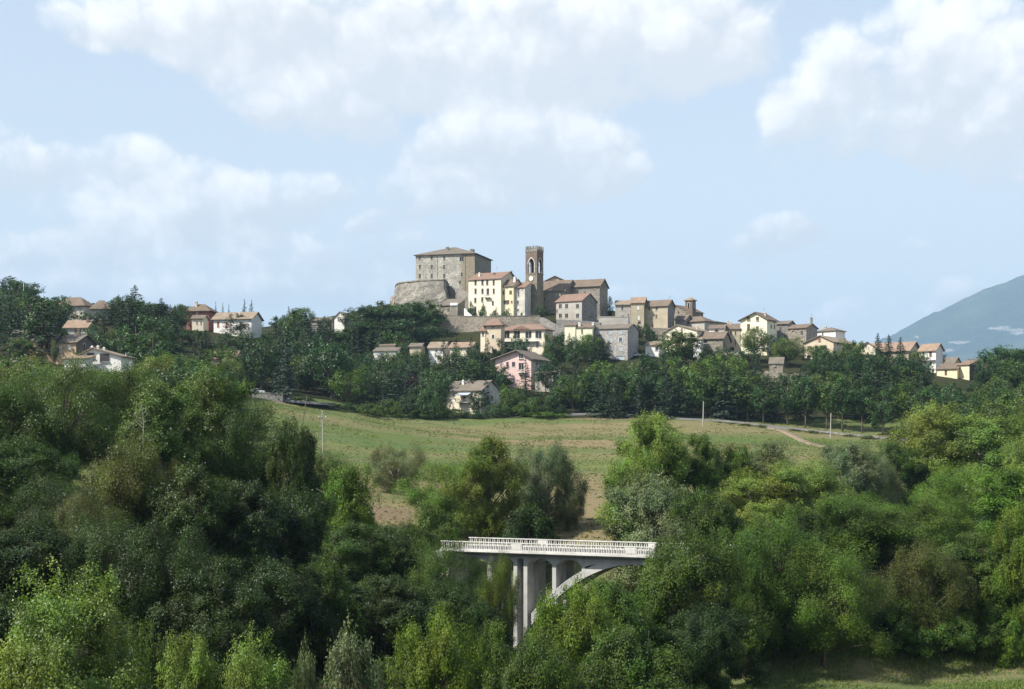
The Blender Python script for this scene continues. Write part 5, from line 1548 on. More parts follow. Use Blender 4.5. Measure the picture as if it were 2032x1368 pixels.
# near (leaves a few centimetres to a hand long at 15 m height)
proto('poplar_near_a', broadleaf, 11, 62, 44, 30, (.06, 1.0), .66, .105, .026, (.0128, .0090), .95, 'round', bark='barkpale', updir=.35)
proto('poplar_near_b', broadleaf, 12, 58, 44, 30, (.05, 1.0), .58, .105, .026, (.0128, .0090), 1.0, 'tall', bark='barkpale', updir=.35)
proto('oak_near_a', broadleaf, 13, 58, 46, 30, (.06, 1.0), .82, .125, .029, (.0146, .0103), .75, 'dome', updir=.5)
proto('oak_near_b', broadleaf, 14, 54, 46, 30, (.08, 1.0), .74, .13, .029, (.0146, .0103), .75, 'round', updir=.5)
proto('robinia_near_a', broadleaf, 15, 66, 36, 36, (.14, 1.0), .78, .125, .036, (.0122, .0070), .36, 'vase', droop=.25, updir=.8)
proto('robinia_near_b', broadleaf, 16, 60, 36, 36, (.08, 1.0), .90, .135, .036, (.0122, .0070), .38, 'dome', droop=.25, updir=.8)
proto('bush_near_a', broadleaf, 17, 40, 40, 28, (.0, 1.0), 1.15, .18, .042, (.027, .0175), .85, 'bush', updir=.45)
proto('bush_near_b', broadleaf, 18, 40, 40, 28, (.0, 1.0), 1.0, .17, .042, (.027, .0155), 1.0, 'bush', updir=.3)
proto('willow_near', broadleaf, 19, 60, 38, 30, (.05, 1.0), .72, .10, .033, (.0165, .0060), 1.1, 'round', droop=.7, bark='barkpale', updir=.2)
# middle distance
proto('poplar_mid', broadleaf, 21, 44, 18, 12, (.06, 1.0), .66, .115, .032, (.026, .019), .95, 'round', bark='barkpale', updir=.35)
proto('broad_mid_a', broadleaf, 22, 44, 18, 12, (.14, 1.0), .78, .125, .034, (.029, .020), .75, 'dome')
proto('broad_mid_b', broadleaf, 23, 40, 18, 12, (.20, 1.0), .66, .125, .034, (.029, .020), .75, 'round')
proto('robinia_mid', broadleaf, 24, 46, 16, 13, (.24, 1.0), .74, .125, .040, (.026, .016), .45, 'vase', droop=.2, updir=.7)
proto('bush_mid', broadleaf, 25, 34, 16, 12, (.0, 1.0), 1.25, .20, .055, (.050, .034), .85, 'bush')
proto('willow_mid', broadleaf, 26, 44, 18, 12, (.05, 1.0), .74, .105, .036, (.027, .011), 1.1, 'round', droop=.6, bark='barkpale', updir=.2)
# far
proto('broad_far_a', broadleaf, 31, 30, 9, 10, (.10, 1.0), .80, .15, .045, (.042, .030), .75, 'dome')
proto('broad_far_b', broadleaf, 32, 28, 9, 10, (.14, 1.0), .68, .15, .045, (.042, .030), .8, 'round')
proto('roadside_far', broadleaf, 33, 28, 10, 10, (.30, 1.0), .58, .13, .040, (.040, .028), .8, 'tall')
proto('bush_far', broadleaf, 34, 24, 9, 9, (.0, 1.0), 1.3, .22, .07, (.080, .056), .85, 'bush')
proto('clipped_far', broadleaf, 35, 40, 10, 9, (.28, 1.0), .90, .14, .035, (.045, .032), .8, 'round', hollow=.8)
proto('spruce_mid', conifer, 41, 34, 13, .36, 26, (.022, .009), .05, .32, .30)
proto('spruce_far', conifer, 42, 24, 9, .38, 17, (.034, .015), .04, .30, .32)
proto('pine_far', conifer, 43, 20, 9, .46, 20, (.038, .018), .14, .08, .40, .62)
proto('cypress_far', conifer, 44, 24, 9, .24, 14, (.034, .016), .03, -.6, .18, .55)

# leaf colours; shade tints and partly 'dark' have the wood's shade painted in
TINT = {
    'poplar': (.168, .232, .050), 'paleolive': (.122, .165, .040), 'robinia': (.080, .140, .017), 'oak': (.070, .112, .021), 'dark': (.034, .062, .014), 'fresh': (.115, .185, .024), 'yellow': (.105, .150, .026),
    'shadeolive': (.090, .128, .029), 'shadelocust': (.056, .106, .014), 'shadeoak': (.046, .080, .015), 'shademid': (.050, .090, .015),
    'willow': (.165, .205, .105), 'grey': (.120, .155, .078), 'rust': (.100, .112, .026), 'spruce': (.030, .062, .034), 'bluespruce': (.048, .080, .060), 'pine': (.040, .072, .030), 'far': (.056, .108, .032), 'fardark': (.036, .076, .025), 'purple': (.058, .038, .034), 'mid': (.074, .126, .021),
}
NAMES = {'poplar': 'poplar_tree', 'oak': 'oak_tree', 'robinia': 'locust_tree', 'bush': 'bush', 'willow': 'willow_tree', 'broad': 'broadleaf_tree', 'roadside': 'roadside_tree', 'clipped': 'clipped_tree', 'spruce': 'spruce_tree', 'pine': 'pine_tree', 'cypress': 'cypress_tree'}
_wcache = {}
def proto_width(key):
    if key not in _wcache:
        co = np.empty(len(PROTO[key][1].vertices) * 3, np.float32); PROTO[key][1].vertices.foreach_get('co', co)
        co = co.reshape(-1, 3)
        _wcache[key] = (float(np.percentile(co[:, 0], 98.2) - np.percentile(co[:, 0], 1.8)), float(np.percentile(co[:, 2], 98.8 if not key.split('_')[0] in ('spruce', 'pine', 'cypress') else 99.9)))
    return _wcache[key]
tree_rng = random.Random(5)
def place(key, X, Y, ztop, wid, tint, label, group=None, zbase=None, cat=None, name=None, jitter=.10):
    zb = (float(gzn(X, Y)[0]) if zbase is None else zbase) - .1
    pw, ph = proto_width(key)
    h = (ztop - zb) / ph
    s = wid / pw
    base = key.split('_')[0]
    nm = name or NAMES[base]
    o = thing(nm, label, cat or ('bush' if base == 'bush' else 'tree'), (X, Y, zb), tree_rng.random() * 6.283, group)
    o.scale = (s, s, h)
    tm, cm = PROTO[key]
    t_ = link('stem' if base == 'bush' else 'trunk', tm, o)
    c_ = link('foliage' if base == 'bush' else 'crown', cm, o)
    j = [1 + (tree_rng.random() - .5) * 2 * jitter for _ in range(3)]; k = 1 + (tree_rng.random() - .5) * 2 * jitter
    c = TINT[tint]
    c_.color = (c[0] * k * j[0], c[1] * k, c[2] * k * j[2], 1)
    return o
def tree(key, px, py, wpx, Y, tint, label, group=None, **kw):
    """a tree whose top shows at (px, py), wpx wide in the photograph, standing at distance Y"""
    t = P(px, py, Y)
    return place(key, t.x, Y, t.z, wpx / F * Y, tint, label, group, **kw)
# ------------------------------------------------------------------ trees one can tell apart
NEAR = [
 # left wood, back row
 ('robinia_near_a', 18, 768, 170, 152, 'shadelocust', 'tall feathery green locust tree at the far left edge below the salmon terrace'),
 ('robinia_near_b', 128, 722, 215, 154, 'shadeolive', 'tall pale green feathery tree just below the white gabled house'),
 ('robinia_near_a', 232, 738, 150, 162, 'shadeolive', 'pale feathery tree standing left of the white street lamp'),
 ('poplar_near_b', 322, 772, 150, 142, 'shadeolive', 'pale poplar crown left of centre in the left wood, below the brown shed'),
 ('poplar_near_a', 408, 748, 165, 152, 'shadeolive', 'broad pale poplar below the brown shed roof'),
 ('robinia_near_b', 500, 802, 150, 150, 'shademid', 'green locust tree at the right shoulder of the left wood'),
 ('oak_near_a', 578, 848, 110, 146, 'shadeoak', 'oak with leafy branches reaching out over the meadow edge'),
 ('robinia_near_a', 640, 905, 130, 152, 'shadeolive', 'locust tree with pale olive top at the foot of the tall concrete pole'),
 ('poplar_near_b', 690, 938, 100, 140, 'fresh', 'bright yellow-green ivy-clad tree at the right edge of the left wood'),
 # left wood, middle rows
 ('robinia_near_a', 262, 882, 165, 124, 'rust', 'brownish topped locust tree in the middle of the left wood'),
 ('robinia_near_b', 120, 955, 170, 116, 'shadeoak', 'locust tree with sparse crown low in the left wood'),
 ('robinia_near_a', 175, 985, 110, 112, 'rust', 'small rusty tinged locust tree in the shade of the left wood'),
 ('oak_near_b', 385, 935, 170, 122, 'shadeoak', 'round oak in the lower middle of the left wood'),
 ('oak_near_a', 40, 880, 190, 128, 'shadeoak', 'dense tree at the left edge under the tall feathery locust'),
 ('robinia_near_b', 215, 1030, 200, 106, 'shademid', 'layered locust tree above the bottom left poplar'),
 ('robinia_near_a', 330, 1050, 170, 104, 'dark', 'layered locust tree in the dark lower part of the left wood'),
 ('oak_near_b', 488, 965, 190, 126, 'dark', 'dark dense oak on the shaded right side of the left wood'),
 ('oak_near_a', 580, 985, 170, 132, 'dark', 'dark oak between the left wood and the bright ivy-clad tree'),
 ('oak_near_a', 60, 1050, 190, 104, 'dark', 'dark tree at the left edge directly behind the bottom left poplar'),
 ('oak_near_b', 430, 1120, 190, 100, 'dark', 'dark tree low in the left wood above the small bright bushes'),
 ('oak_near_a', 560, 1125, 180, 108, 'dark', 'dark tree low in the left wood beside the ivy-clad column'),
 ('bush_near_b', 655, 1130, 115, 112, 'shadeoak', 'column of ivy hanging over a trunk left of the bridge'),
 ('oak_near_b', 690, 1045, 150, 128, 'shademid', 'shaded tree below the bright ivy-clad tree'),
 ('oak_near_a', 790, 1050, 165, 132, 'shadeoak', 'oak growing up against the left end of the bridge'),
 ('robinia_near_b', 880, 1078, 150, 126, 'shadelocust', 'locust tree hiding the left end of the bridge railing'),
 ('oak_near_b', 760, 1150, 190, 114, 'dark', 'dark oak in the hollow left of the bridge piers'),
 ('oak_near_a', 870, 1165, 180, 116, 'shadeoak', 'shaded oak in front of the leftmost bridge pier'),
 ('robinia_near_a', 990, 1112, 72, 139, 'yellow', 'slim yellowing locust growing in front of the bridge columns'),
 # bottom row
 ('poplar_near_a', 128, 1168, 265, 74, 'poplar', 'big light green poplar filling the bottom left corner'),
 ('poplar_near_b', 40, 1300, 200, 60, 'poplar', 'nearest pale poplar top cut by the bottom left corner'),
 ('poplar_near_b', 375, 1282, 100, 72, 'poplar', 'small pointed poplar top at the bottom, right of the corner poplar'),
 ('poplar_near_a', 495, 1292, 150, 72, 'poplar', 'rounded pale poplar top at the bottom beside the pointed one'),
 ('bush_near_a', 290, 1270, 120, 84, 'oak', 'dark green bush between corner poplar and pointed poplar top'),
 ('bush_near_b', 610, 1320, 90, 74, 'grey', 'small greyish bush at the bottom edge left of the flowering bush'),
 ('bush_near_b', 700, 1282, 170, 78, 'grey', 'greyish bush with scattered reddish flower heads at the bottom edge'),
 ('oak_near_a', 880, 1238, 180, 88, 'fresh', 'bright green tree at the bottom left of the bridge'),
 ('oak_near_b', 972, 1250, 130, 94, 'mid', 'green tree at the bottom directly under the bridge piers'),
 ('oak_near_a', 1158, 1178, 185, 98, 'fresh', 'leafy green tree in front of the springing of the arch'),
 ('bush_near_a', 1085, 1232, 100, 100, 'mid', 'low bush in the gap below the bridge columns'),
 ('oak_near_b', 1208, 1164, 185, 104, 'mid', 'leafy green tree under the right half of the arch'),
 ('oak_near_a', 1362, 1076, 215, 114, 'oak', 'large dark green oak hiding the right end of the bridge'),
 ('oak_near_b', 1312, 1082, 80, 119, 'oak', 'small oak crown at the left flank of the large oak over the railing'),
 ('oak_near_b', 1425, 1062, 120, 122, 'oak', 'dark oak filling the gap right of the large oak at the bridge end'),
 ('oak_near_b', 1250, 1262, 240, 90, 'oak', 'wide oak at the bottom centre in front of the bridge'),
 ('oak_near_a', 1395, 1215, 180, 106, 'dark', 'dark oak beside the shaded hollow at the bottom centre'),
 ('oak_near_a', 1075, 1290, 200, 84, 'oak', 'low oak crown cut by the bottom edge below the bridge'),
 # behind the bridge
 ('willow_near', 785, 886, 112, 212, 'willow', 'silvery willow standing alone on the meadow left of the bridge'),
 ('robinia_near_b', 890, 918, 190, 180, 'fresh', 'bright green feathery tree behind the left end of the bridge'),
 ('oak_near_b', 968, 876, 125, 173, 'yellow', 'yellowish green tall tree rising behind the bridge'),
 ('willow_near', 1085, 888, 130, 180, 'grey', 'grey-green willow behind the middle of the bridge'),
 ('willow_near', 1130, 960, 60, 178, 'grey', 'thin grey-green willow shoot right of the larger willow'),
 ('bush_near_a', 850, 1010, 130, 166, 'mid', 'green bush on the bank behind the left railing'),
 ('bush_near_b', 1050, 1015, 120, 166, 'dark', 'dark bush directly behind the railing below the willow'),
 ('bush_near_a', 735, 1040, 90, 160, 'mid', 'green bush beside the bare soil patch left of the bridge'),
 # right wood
 ('poplar_near_b', 1292, 834, 130, 170, 'poplar', 'tall pale poplar left of the dark round tree at the wood edge'),
 ('poplar_near_a', 1258, 905, 110, 166, 'poplar', 'pale poplar leaning over the meadow at the left edge of the right wood'),
 ('oak_near_b', 1385, 872, 115, 174, 'oak', 'dark round tree among the pale poplars of the right wood'),
 ('poplar_near_a', 1300, 960, 170, 161, 'willow', 'greyish poplar rising behind the right part of the bridge'),
 ('oak_near_a', 1405, 985, 150, 158, 'oak', 'green oak behind the large oak at the bridge end'),
 ('poplar_near_b', 1455, 890, 80, 176, 'yellow', 'yellowish slim tree right of the dark round tree'),
 ('poplar_near_b', 1528, 882, 85, 180, 'willow', 'slim pale tree beside a bare pole-like trunk in the right wood'),
 ('poplar_near_a', 1500, 945, 165, 167, 'poplar', 'broad pale poplar in the middle of the right wood'),
 ('poplar_near_a', 1600, 925, 165, 168, 'poplar', 'second broad pale poplar in the middle of the right wood'),
 ('poplar_near_b', 1680, 888, 110, 184, 'willow', 'thin crowned pale poplar below the roadside pole'),
 ('willow_near', 1735, 905, 90, 186, 'willow', 'pale willow left of the bright round poplars'),
 ('robinia_near_b', 1540, 1035, 200, 129, 'robinia', 'feathery green locust right of the bridge end'),
 ('robinia_near_a', 1690, 985, 220, 146, 'robinia', 'large feathery locust in the middle of the right wood'),
 ('robinia_near_b', 1640, 1085, 230, 127, 'robinia', 'low spreading locust above the dark hollow'),
 ('robinia_near_a', 1810, 1000, 200, 145, 'robinia', 'feathery locust below the bright round poplars'),
 ('oak_near_a', 1490, 1095, 130, 128, 'oak', 'oak left of the low spreading locust'),
 ('poplar_near_a', 1850, 816, 180, 232, 'poplar', 'bright rounded poplar, the taller of the pair at the right'),
 ('poplar_near_b', 1965, 838, 175, 226, 'poplar', 'bright rounded poplar at the right edge beside the taller one'),
 ('oak_near_b', 1772, 885, 110, 228, 'oak', 'dark green tree left of the bright rounded poplars'),
 ('poplar_near_a', 2040, 880, 120, 205, 'poplar', 'bright poplar cut by the right edge'),
 ('robinia_near_b', 1910, 930, 180, 190, 'fresh', 'fresh green tree under the bright rounded poplars'),
 ('poplar_near_b', 2015, 935, 150, 152, 'fresh', 'fresh green tall tree at the right edge'),
 ('oak_near_a', 2035, 1010, 140, 131, 'fresh', 'nearest bright green tree cut by the right edge'),
 ('robinia_near_a', 1840, 1085, 150, 131, 'rust', 'locust with a rusty brown patch of leaves in the right wood'),
 ('oak_near_b', 1930, 1070, 170, 133, 'oak', 'shaded oak at the right behind the meadow edge'),
 ('bush_near_a', 1810, 1195, 170, 130, 'mid', 'ivy-grown shrub beside the bare earth at the lower right'),
 ('bush_near_b', 1940, 1190, 130, 131, 'oak', 'shrub hanging over the lower right meadow edge'),
 ('bush_near_a', 2010, 1215, 110, 130, 'fresh', 'bright shrub at the right end of the lower meadow'),
 ('bush_near_a', 1690, 1225, 160, 133, 'dark', 'dark shrub at the back of the shaded hollow'),
 ('bush_near_b', 1570, 1215, 160, 134, 'dark', 'dark shrub in the left part of the shaded hollow'),
 ('oak_near_a', 1480, 1190, 150, 128, 'dark', 'dark tree at the left edge of the shaded hollow'),
]
ROOT_FLOWER = None
for q in NEAR:
    o = tree(*q)
    if 'flower heads' in q[6]:
        ROOT_FLOWER = o
if ROOT_FLOWER:
    r = np.random.default_rng(3)
    th = r.random(26) * 6.28; rr = .42 * np.sqrt(r.random(26)); zz_ = .76 + .2 * r.random(26) - rr * .45
    cc = np.repeat(np.stack([rr * np.cos(th), rr * np.sin(th), zz_], 1), 22, 0) + r.normal(size=(26 * 22, 3)) * .014
    bm_ = leaves_mesh('blossom', cc, unit(r.normal(size=(len(cc), 3))), .014, .010, r, M['leaf'])
    fo = link('blossom', bm_, ROOT_FLOWER); fo.color = (.22, .12, .085, 1)

# dead grey branches showing in the left wood
def snag(label, px, py, Y, h, seed):
    r = random.Random(seed); t = P(px, py, Y)
    root = thing('dead_tree', label, 'tree', (t.x, Y, t.z - h))
    m = MB()
    m.tube([(0, 0, -2), (.1, 0, h * .5), (-.1, 0, h)], [.07, .045, .012], 6)
    part('trunk', m, M['barkpale'], root)
    for k in range(5):
        z = h * (.35 + .12 * k); s = r.choice((-1, 1)); l = h * (.32 - .04 * k)
        b = MB(); b.tube([(0, 0, z), (s * l * .5, r.uniform(-.3, .3), z + l * .5), (s * l * .7, 0, z + l)], [.03, .02, .006], 5)
        part('branch', b, M['barkpale'], root)
snag('bare grey dead tree top in the left wood beside the pale poplar', 283, 800, 132, 3.4, 1)
snag('bare white dead stem among the pale poplars of the right wood', 1697, 905, 190, 4.0, 4)

# ------------------------------------------------------------------ village trees one can tell apart
VILLAGE = [
 ('broad_mid_a', 722, 612, 80, 572, 'fardark', 'dark tree right of the bright white gable under the castle hill'),
 ('broad_mid_b', 762, 604, 85, 578, 'fardark', 'dark tree in the middle of the clump left of the bastion'),
 ('broad_mid_a', 810, 602, 95, 575, 'far', 'dark rounded tree at the foot of the bastion'),
 ('broad_mid_b', 846, 600, 60, 574, 'far', 'round tree at the right end of the clump below the bastion'),
 ('broad_mid_a', 745, 640, 110, 558, 'fardark', 'low dark tree in front of the clump above the yellow hut'),
 ('broad_mid_b', 825, 635, 100, 556, 'fardark', 'low dark tree in front of the clump beside the retaining wall'),
 ('broad_mid_a', 690, 655, 80, 560, 'far', 'green tree at the left end of the dark clump'),
 ('broad_far_b', 936, 600, 15, 584, 'far', 'small round tree in front of the yellow palace door'),
 ('bush_far', 959, 605, 18, 582, 'far', 'small palm-like shrub on the palace garden terrace'),
 ('bush_far', 981, 614, 16, 581, 'fardark', 'garden shrub left of the white narrow house'),
 ('bush_far', 1003, 616, 26, 580, 'far', 'garden shrubs on the terrace wall under the yellow house'),
 ('broad_far_a', 1074, 608, 26, 580, 'fardark', 'dark tree at the foot of the bell tower'),
 ('cypress_far', 1210, 588, 15, 618, 'spruce', 'dark cypress beside the church end wall'),
 ('clipped_far', 1265, 645, 27, 572, 'fardark', 'larger clipped round tree beside the shuttered block'),
 ('clipped_far', 1293, 656, 23, 572, 'fardark', 'smaller clipped round tree on the square'),
 ('bush_far', 1283, 640, 14, 590, 'far', 'small round shrub in front of the ochre stone house'),
 ('broad_mid_a', 1345, 660, 75, 535, 'mid', 'large leafy green tree in front of the cream gabled house'),
 ('broad_far_b', 1405, 690, 42, 532, 'fardark', 'dark tree below the patched stone house'),
 ('broad_far_a', 1435, 690, 40, 530, 'fardark', 'dark tree below the white arched-window house'),
 ('robinia_mid', 1497, 652, 52, 545, 'paleolive', 'loose pale tree in front of the lemon house'),
 ('broad_far_a', 1532, 662, 44, 552, 'bluespruce', 'bluish tree at the right corner of the lemon house'),
 ('robinia_mid', 1563, 672, 60, 536, 'paleolive', 'pale spreading tree below the weathered stone house'),
 ('broad_far_b', 1485, 690, 46, 535, 'fardark', 'dark bushy tree at the foot of the lemon house'),
 ('broad_far_a', 1640, 692, 48, 512, 'far', 'round tree in front of the white balcony of the beige house'),
 ('broad_mid_b', 1692, 678, 50, 505, 'mid', 'tall green round tree left of the three spruces'),
 ('spruce_mid', 1742, 662, 46, 500, 'spruce', 'tall spruce, left one of the three standing against the mountain'),
 ('spruce_mid', 1764, 665, 48, 498, 'spruce', 'tall spruce, middle one of the three standing against the mountain'),
 ('spruce_mid', 1787, 670, 48, 500, 'spruce', 'tall spruce, right one of the three standing against the mountain'),
 ('spruce_far', 1722, 700, 44, 485, 'spruce', 'dark conifer in front of the long orange-roofed house'),
 ('broad_far_a', 1832, 722, 40, 500, 'fardark', 'dark round tree left of the low yellow house'),
 ('spruce_far', 1620, 715, 46, 478, 'spruce', 'dark conifer below the arched doorway of the beige house'),
 ('spruce_far', 1660, 705, 46, 480, 'spruce', 'dark conifer below the white balcony'),
 ('spruce_far', 1812, 712, 44, 492, 'pine', 'dark conifer left of the bright white balcony house'),
 ('broad_mid_a', 1990, 692, 95, 530, 'far', 'dark broad tree on the skyline at the right edge'),
 ('broad_mid_b', 1966, 740, 50, 500, 'mid', 'green tree right of the tall yellow house'),
 ('broad_mid_a', 2030, 735, 90, 490, 'mid', 'bright green tree at the right edge above the poplars'),
 ('broad_far_a', 1850, 758, 34, 478, 'mid', 'small tree in front of the low yellow house'),
 ('spruce_mid', 1990, 775, 40, 440, 'bluespruce', 'single dark spruce at the right above the bright poplars'),
 # between the houses in the centre
 ('spruce_far', 880, 672, 34, 512, 'spruce', 'pointed conifer left of the orange-roofed house'),
 ('spruce_far', 905, 668, 30, 513, 'pine', 'pointed conifer in front of the orange roof'),
 ('spruce_far', 935, 666, 30, 511, 'pine', 'slim conifer right of the orange roof'),
 ('spruce_far', 968, 672, 36, 512, 'spruce', 'pointed conifer at the left corner of the villa tower'),
 ('broad_far_b', 997, 675, 38, 515, 'fardark', 'dark round tree in front of the villa tower'),
 ('broad_far_a', 1033, 668, 40, 516, 'fardark', 'dark round tree in front of the villa windows'),
 ('spruce_far', 955, 700, 60, 495, 'spruce', 'big dark conifer left of the pink house'),
 ('spruce_far', 900, 700, 60, 490, 'fardark', 'big dark conifer above the white country house'),
 ('spruce_far', 1043, 712, 36, 478, 'spruce', 'dark conifer in front of the pink house loggia'),
 ('broad_far_b', 1105, 668, 44, 520, 'fardark', 'dark round tree right of the villa'),
 ('broad_far_a', 1140, 672, 50, 518, 'far', 'dark round tree in front of the cream houses'),
 ('pine_far', 1175, 676, 28, 522, 'pine', 'pine at the left corner of the shuttered block'),
 ('broad_far_b', 1087, 664, 24, 526, 'mid', 'light green slim tree at the right corner of the villa'),
 ('spruce_far', 806, 692, 36, 505, 'spruce', 'dark conifer between yellow hut and pale cottage'),
 ('spruce_far', 848, 694, 40, 500, 'spruce', 'dark conifer in front of the white cottage'),
 ('broad_far_a', 770, 700, 36, 508, 'mid', 'bright small tree in front of the yellow hut'),
 ('broad_far_a', 744, 698, 40, 507, 'fardark', 'dark tree hiding the left end of the brown-roofed house'),
 ('broad_far_b', 795, 700, 34, 509, 'far', 'dark leafy tree between the brown-roofed house and the pale cottage'),
 ('broad_far_a', 832, 700, 34, 507, 'far', 'leafy tree in front of the pale stone cottage'),
 ('broad_far_b', 872, 704, 30, 507, 'mid', 'leafy tree hiding the foot of the white cottage'),
 ('broad_far_a', 918, 692, 46, 508, 'far', 'leafy tree hiding the wall of the orange-roofed house'),
 ('broad_far_b', 945, 684, 30, 520, 'fardark', 'dark tree between the orange roof and the villa tower'),
 ('broad_far_b', 822, 738, 44, 478, 'purple', 'purple-leaved tree among the green ones above the meadow'),
 # left skyline
 ('broad_far_a', 118, 655, 40, 448, 'fardark', 'dark tree hiding the wall under the orange roof on the left slope'),
 ('spruce_far', 150, 652, 34, 446, 'pine', 'dark conifer in front of the orange roof on the left slope'),
 ('broad_far_b', 180, 645, 40, 452, 'far', 'green tree right of the orange roof on the left slope'),
 ('spruce_far', 205, 632, 40, 458, 'spruce', 'dark conifer right of the brick chimney on the left slope'),
 ('broad_far_a', 128, 606, 44, 543, 'fardark', 'dark tree hiding the left half of the pale hilltop house'),
 ('broad_far_b', 166, 619, 26, 545, 'far', 'small tree between the two hilltop houses'),
 ('broad_far_a', 192, 620, 36, 543, 'fardark', 'dark tree below the reddish pyramid roof'),
 ('spruce_far', 222, 596, 34, 548, 'pine', 'dark conifer right of the reddish pyramid roof'),
 ('broad_far_a', 376, 655, 46, 520, 'far', 'green tree below the small cream house'),
 ('spruce_far', 408, 656, 36, 516, 'spruce', 'dark conifer below the red house'),
 ('broad_far_b', 446, 662, 44, 513, 'fardark', 'dark tree below the left windows of the long white house'),
 ('broad_far_a', 486, 660, 44, 515, 'far', 'green tree below the right end of the long white house'),
 ('broad_far_a', 1878, 784, 46, 468, 'mid', 'green tree directly below the low yellow house'),
 ('broad_far_b', 1915, 786, 46, 466, 'fardark', 'dark tree directly below the tall yellow house'),
 ('broad_far_a', 1952, 776, 44, 468, 'far', 'green tree right below the tall yellow house'),
 ('spruce_far', 1962, 778, 34, 455, 'spruce', 'dark conifer left of the single dark spruce at the right'),
 ('broad_far_b', 1893, 760, 30, 490, 'far', 'small tree at the foot of the low yellow house'),
 ('broad_far_a', 1937, 760, 38, 486, 'fardark', 'dark tree at the foot of the tall yellow house'),
 ('broad_mid_a', 1630, 712, 56, 476, 'fardark', 'dark dense tree below the arched doorway of the beige house'),
 ('broad_mid_b', 1682, 706, 56, 478, 'fardark', 'dark dense tree in front of the left end of the orange roof'),
 ('broad_mid_a', 1733, 707, 58, 474, 'fardark', 'dark dense tree at the foot of the left tall spruce'),
 ('broad_mid_b', 1773, 708, 54, 476, 'fardark', 'dark dense tree at the foot of the middle tall spruce'),
 ('broad_mid_a', 1812, 716, 50, 478, 'fardark', 'dark dense tree left of the white balcony house foot'),
 ('pine_far', 268, 566, 44, 545, 'pine', 'tallest pine on the left skyline'),
 ('spruce_far', 240, 590, 40, 535, 'pine', 'dark conifer left of the tallest skyline pine'),
 ('spruce_far', 320, 592, 52, 540, 'pine', 'dark conifer right of the tallest skyline pine'),
 ('spruce_far', 485, 594, 18, 585, 'pine', 'left one of the twin conifers behind the long white house'),
 ('spruce_far', 499, 596, 18, 586, 'pine', 'right one of the twin conifers behind the long white house'),
 ('spruce_far', 428, 598, 9, 585, 'pine', 'slim conifer behind the ridge of the long white house'),
 ('spruce_far', 442, 601, 10, 586, 'pine', 'second slim conifer behind the ridge of the long white house'),
 ('spruce_far', 454, 604, 10, 587, 'pine', 'third slim conifer behind the ridge of the long white house'),
 ('spruce_far', 573, 608, 20, 575, 'pine', 'slim conifer on the ridge left of the pale leafy tree'),
 ('robinia_mid', 600, 612, 46, 572, 'mid', 'pale leafy tree on the ridge between the white houses'),
 ('spruce_far', 548, 626, 18, 572, 'pine', 'small conifer on the ridge right of the long white house'),
 ('broad_far_a', 645, 630, 26, 566, 'fardark', 'dark tree left of the bright white gable'),
 ('pine_far', 20, 548, 70, 700, 'pine', 'pine at the top left end of the skyline'),
 ('broad_far_a', 50, 560, 60, 700, 'fardark', 'dark round tree on the left hilltop beside the mast'),
 ('broad_mid_a', 43, 672, 44, 408, 'mid', 'round green tree in front of the salmon terrace'),
 ('spruce_far', 72, 706, 32, 395, 'pine', 'dark conifer under the windows of the salmon terrace'),
 ('robinia_mid', 108, 676, 14, 405, 'grey', 'thin loose tree in front of the salmon terrace'),
 ('bush_far', 25, 745, 60, 330, 'purple', 'purple-leaved bush at the left edge below the terrace'),
 ('broad_mid_a', 440, 692, 80, 430, 'mid', 'green tree in front of the brown shed roof'),
 ('robinia_mid', 383, 712, 70, 415, 'yellow', 'yellowish green tree left of the brown shed'),
 ('spruce_mid', 500, 668, 60, 440, 'spruce', 'large dark conifer right of the brown shed'),
 ('spruce_mid', 345, 660, 56, 470, 'bluespruce', 'bluish spruce in the left wood above the brown shed'),
 ('spruce_mid', 300, 665, 54, 465, 'bluespruce', 'second bluish spruce left of the first one'),
]
for q in VILLAGE:
    tree(*q)

# ------------------------------------------------------------------ the row along the road
ORD = ['first', 'second', 'third', 'fourth', 'fifth', 'sixth', 'seventh', 'eighth', 'ninth', 'tenth', 'eleventh', 'twelfth', 'thirteenth', 'fourteenth', 'fifteenth', 'sixteenth', 'seventeenth', 'eighteenth', 'nineteenth', 'twentieth', 'twenty-first', 'twenty-second', 'twenty-third', 'twenty-fourth', 'twenty-fifth']
row = [1150, 1178, 1213, 1232, 1266, 1301, 1326, 1367, 1400, 1432, 1462, 1484, 1515, 1562, 1598, 1640, 1672, 1711, 1752, 1790, 1830]
rowtop = [760, 742, 738, 745, 735, 742, 752, 760, 745, 752, 750, 772, 775, 745, 752, 765, 752, 748, 770, 762, 770]
for i, (x, tp) in enumerate(zip(row, rowtop)):
    Yd = float(np.interp(x, [1120, 1300, 1500, 1700, 1900], [452, 438, 426, 411, 398])) + (i % 2) * 1.5
    kind = 'roadside_far' if i % 5 != 3 else 'broad_far_b'
    tree(kind, x, tp, 46 + (i * 7) % 13, Yd, ['far', 'fardark', 'far', 'mid'][i % 4], ORD[i] + ' tree from the left in the row along the road', 'trees in the row along the road', name='roadside_tree')

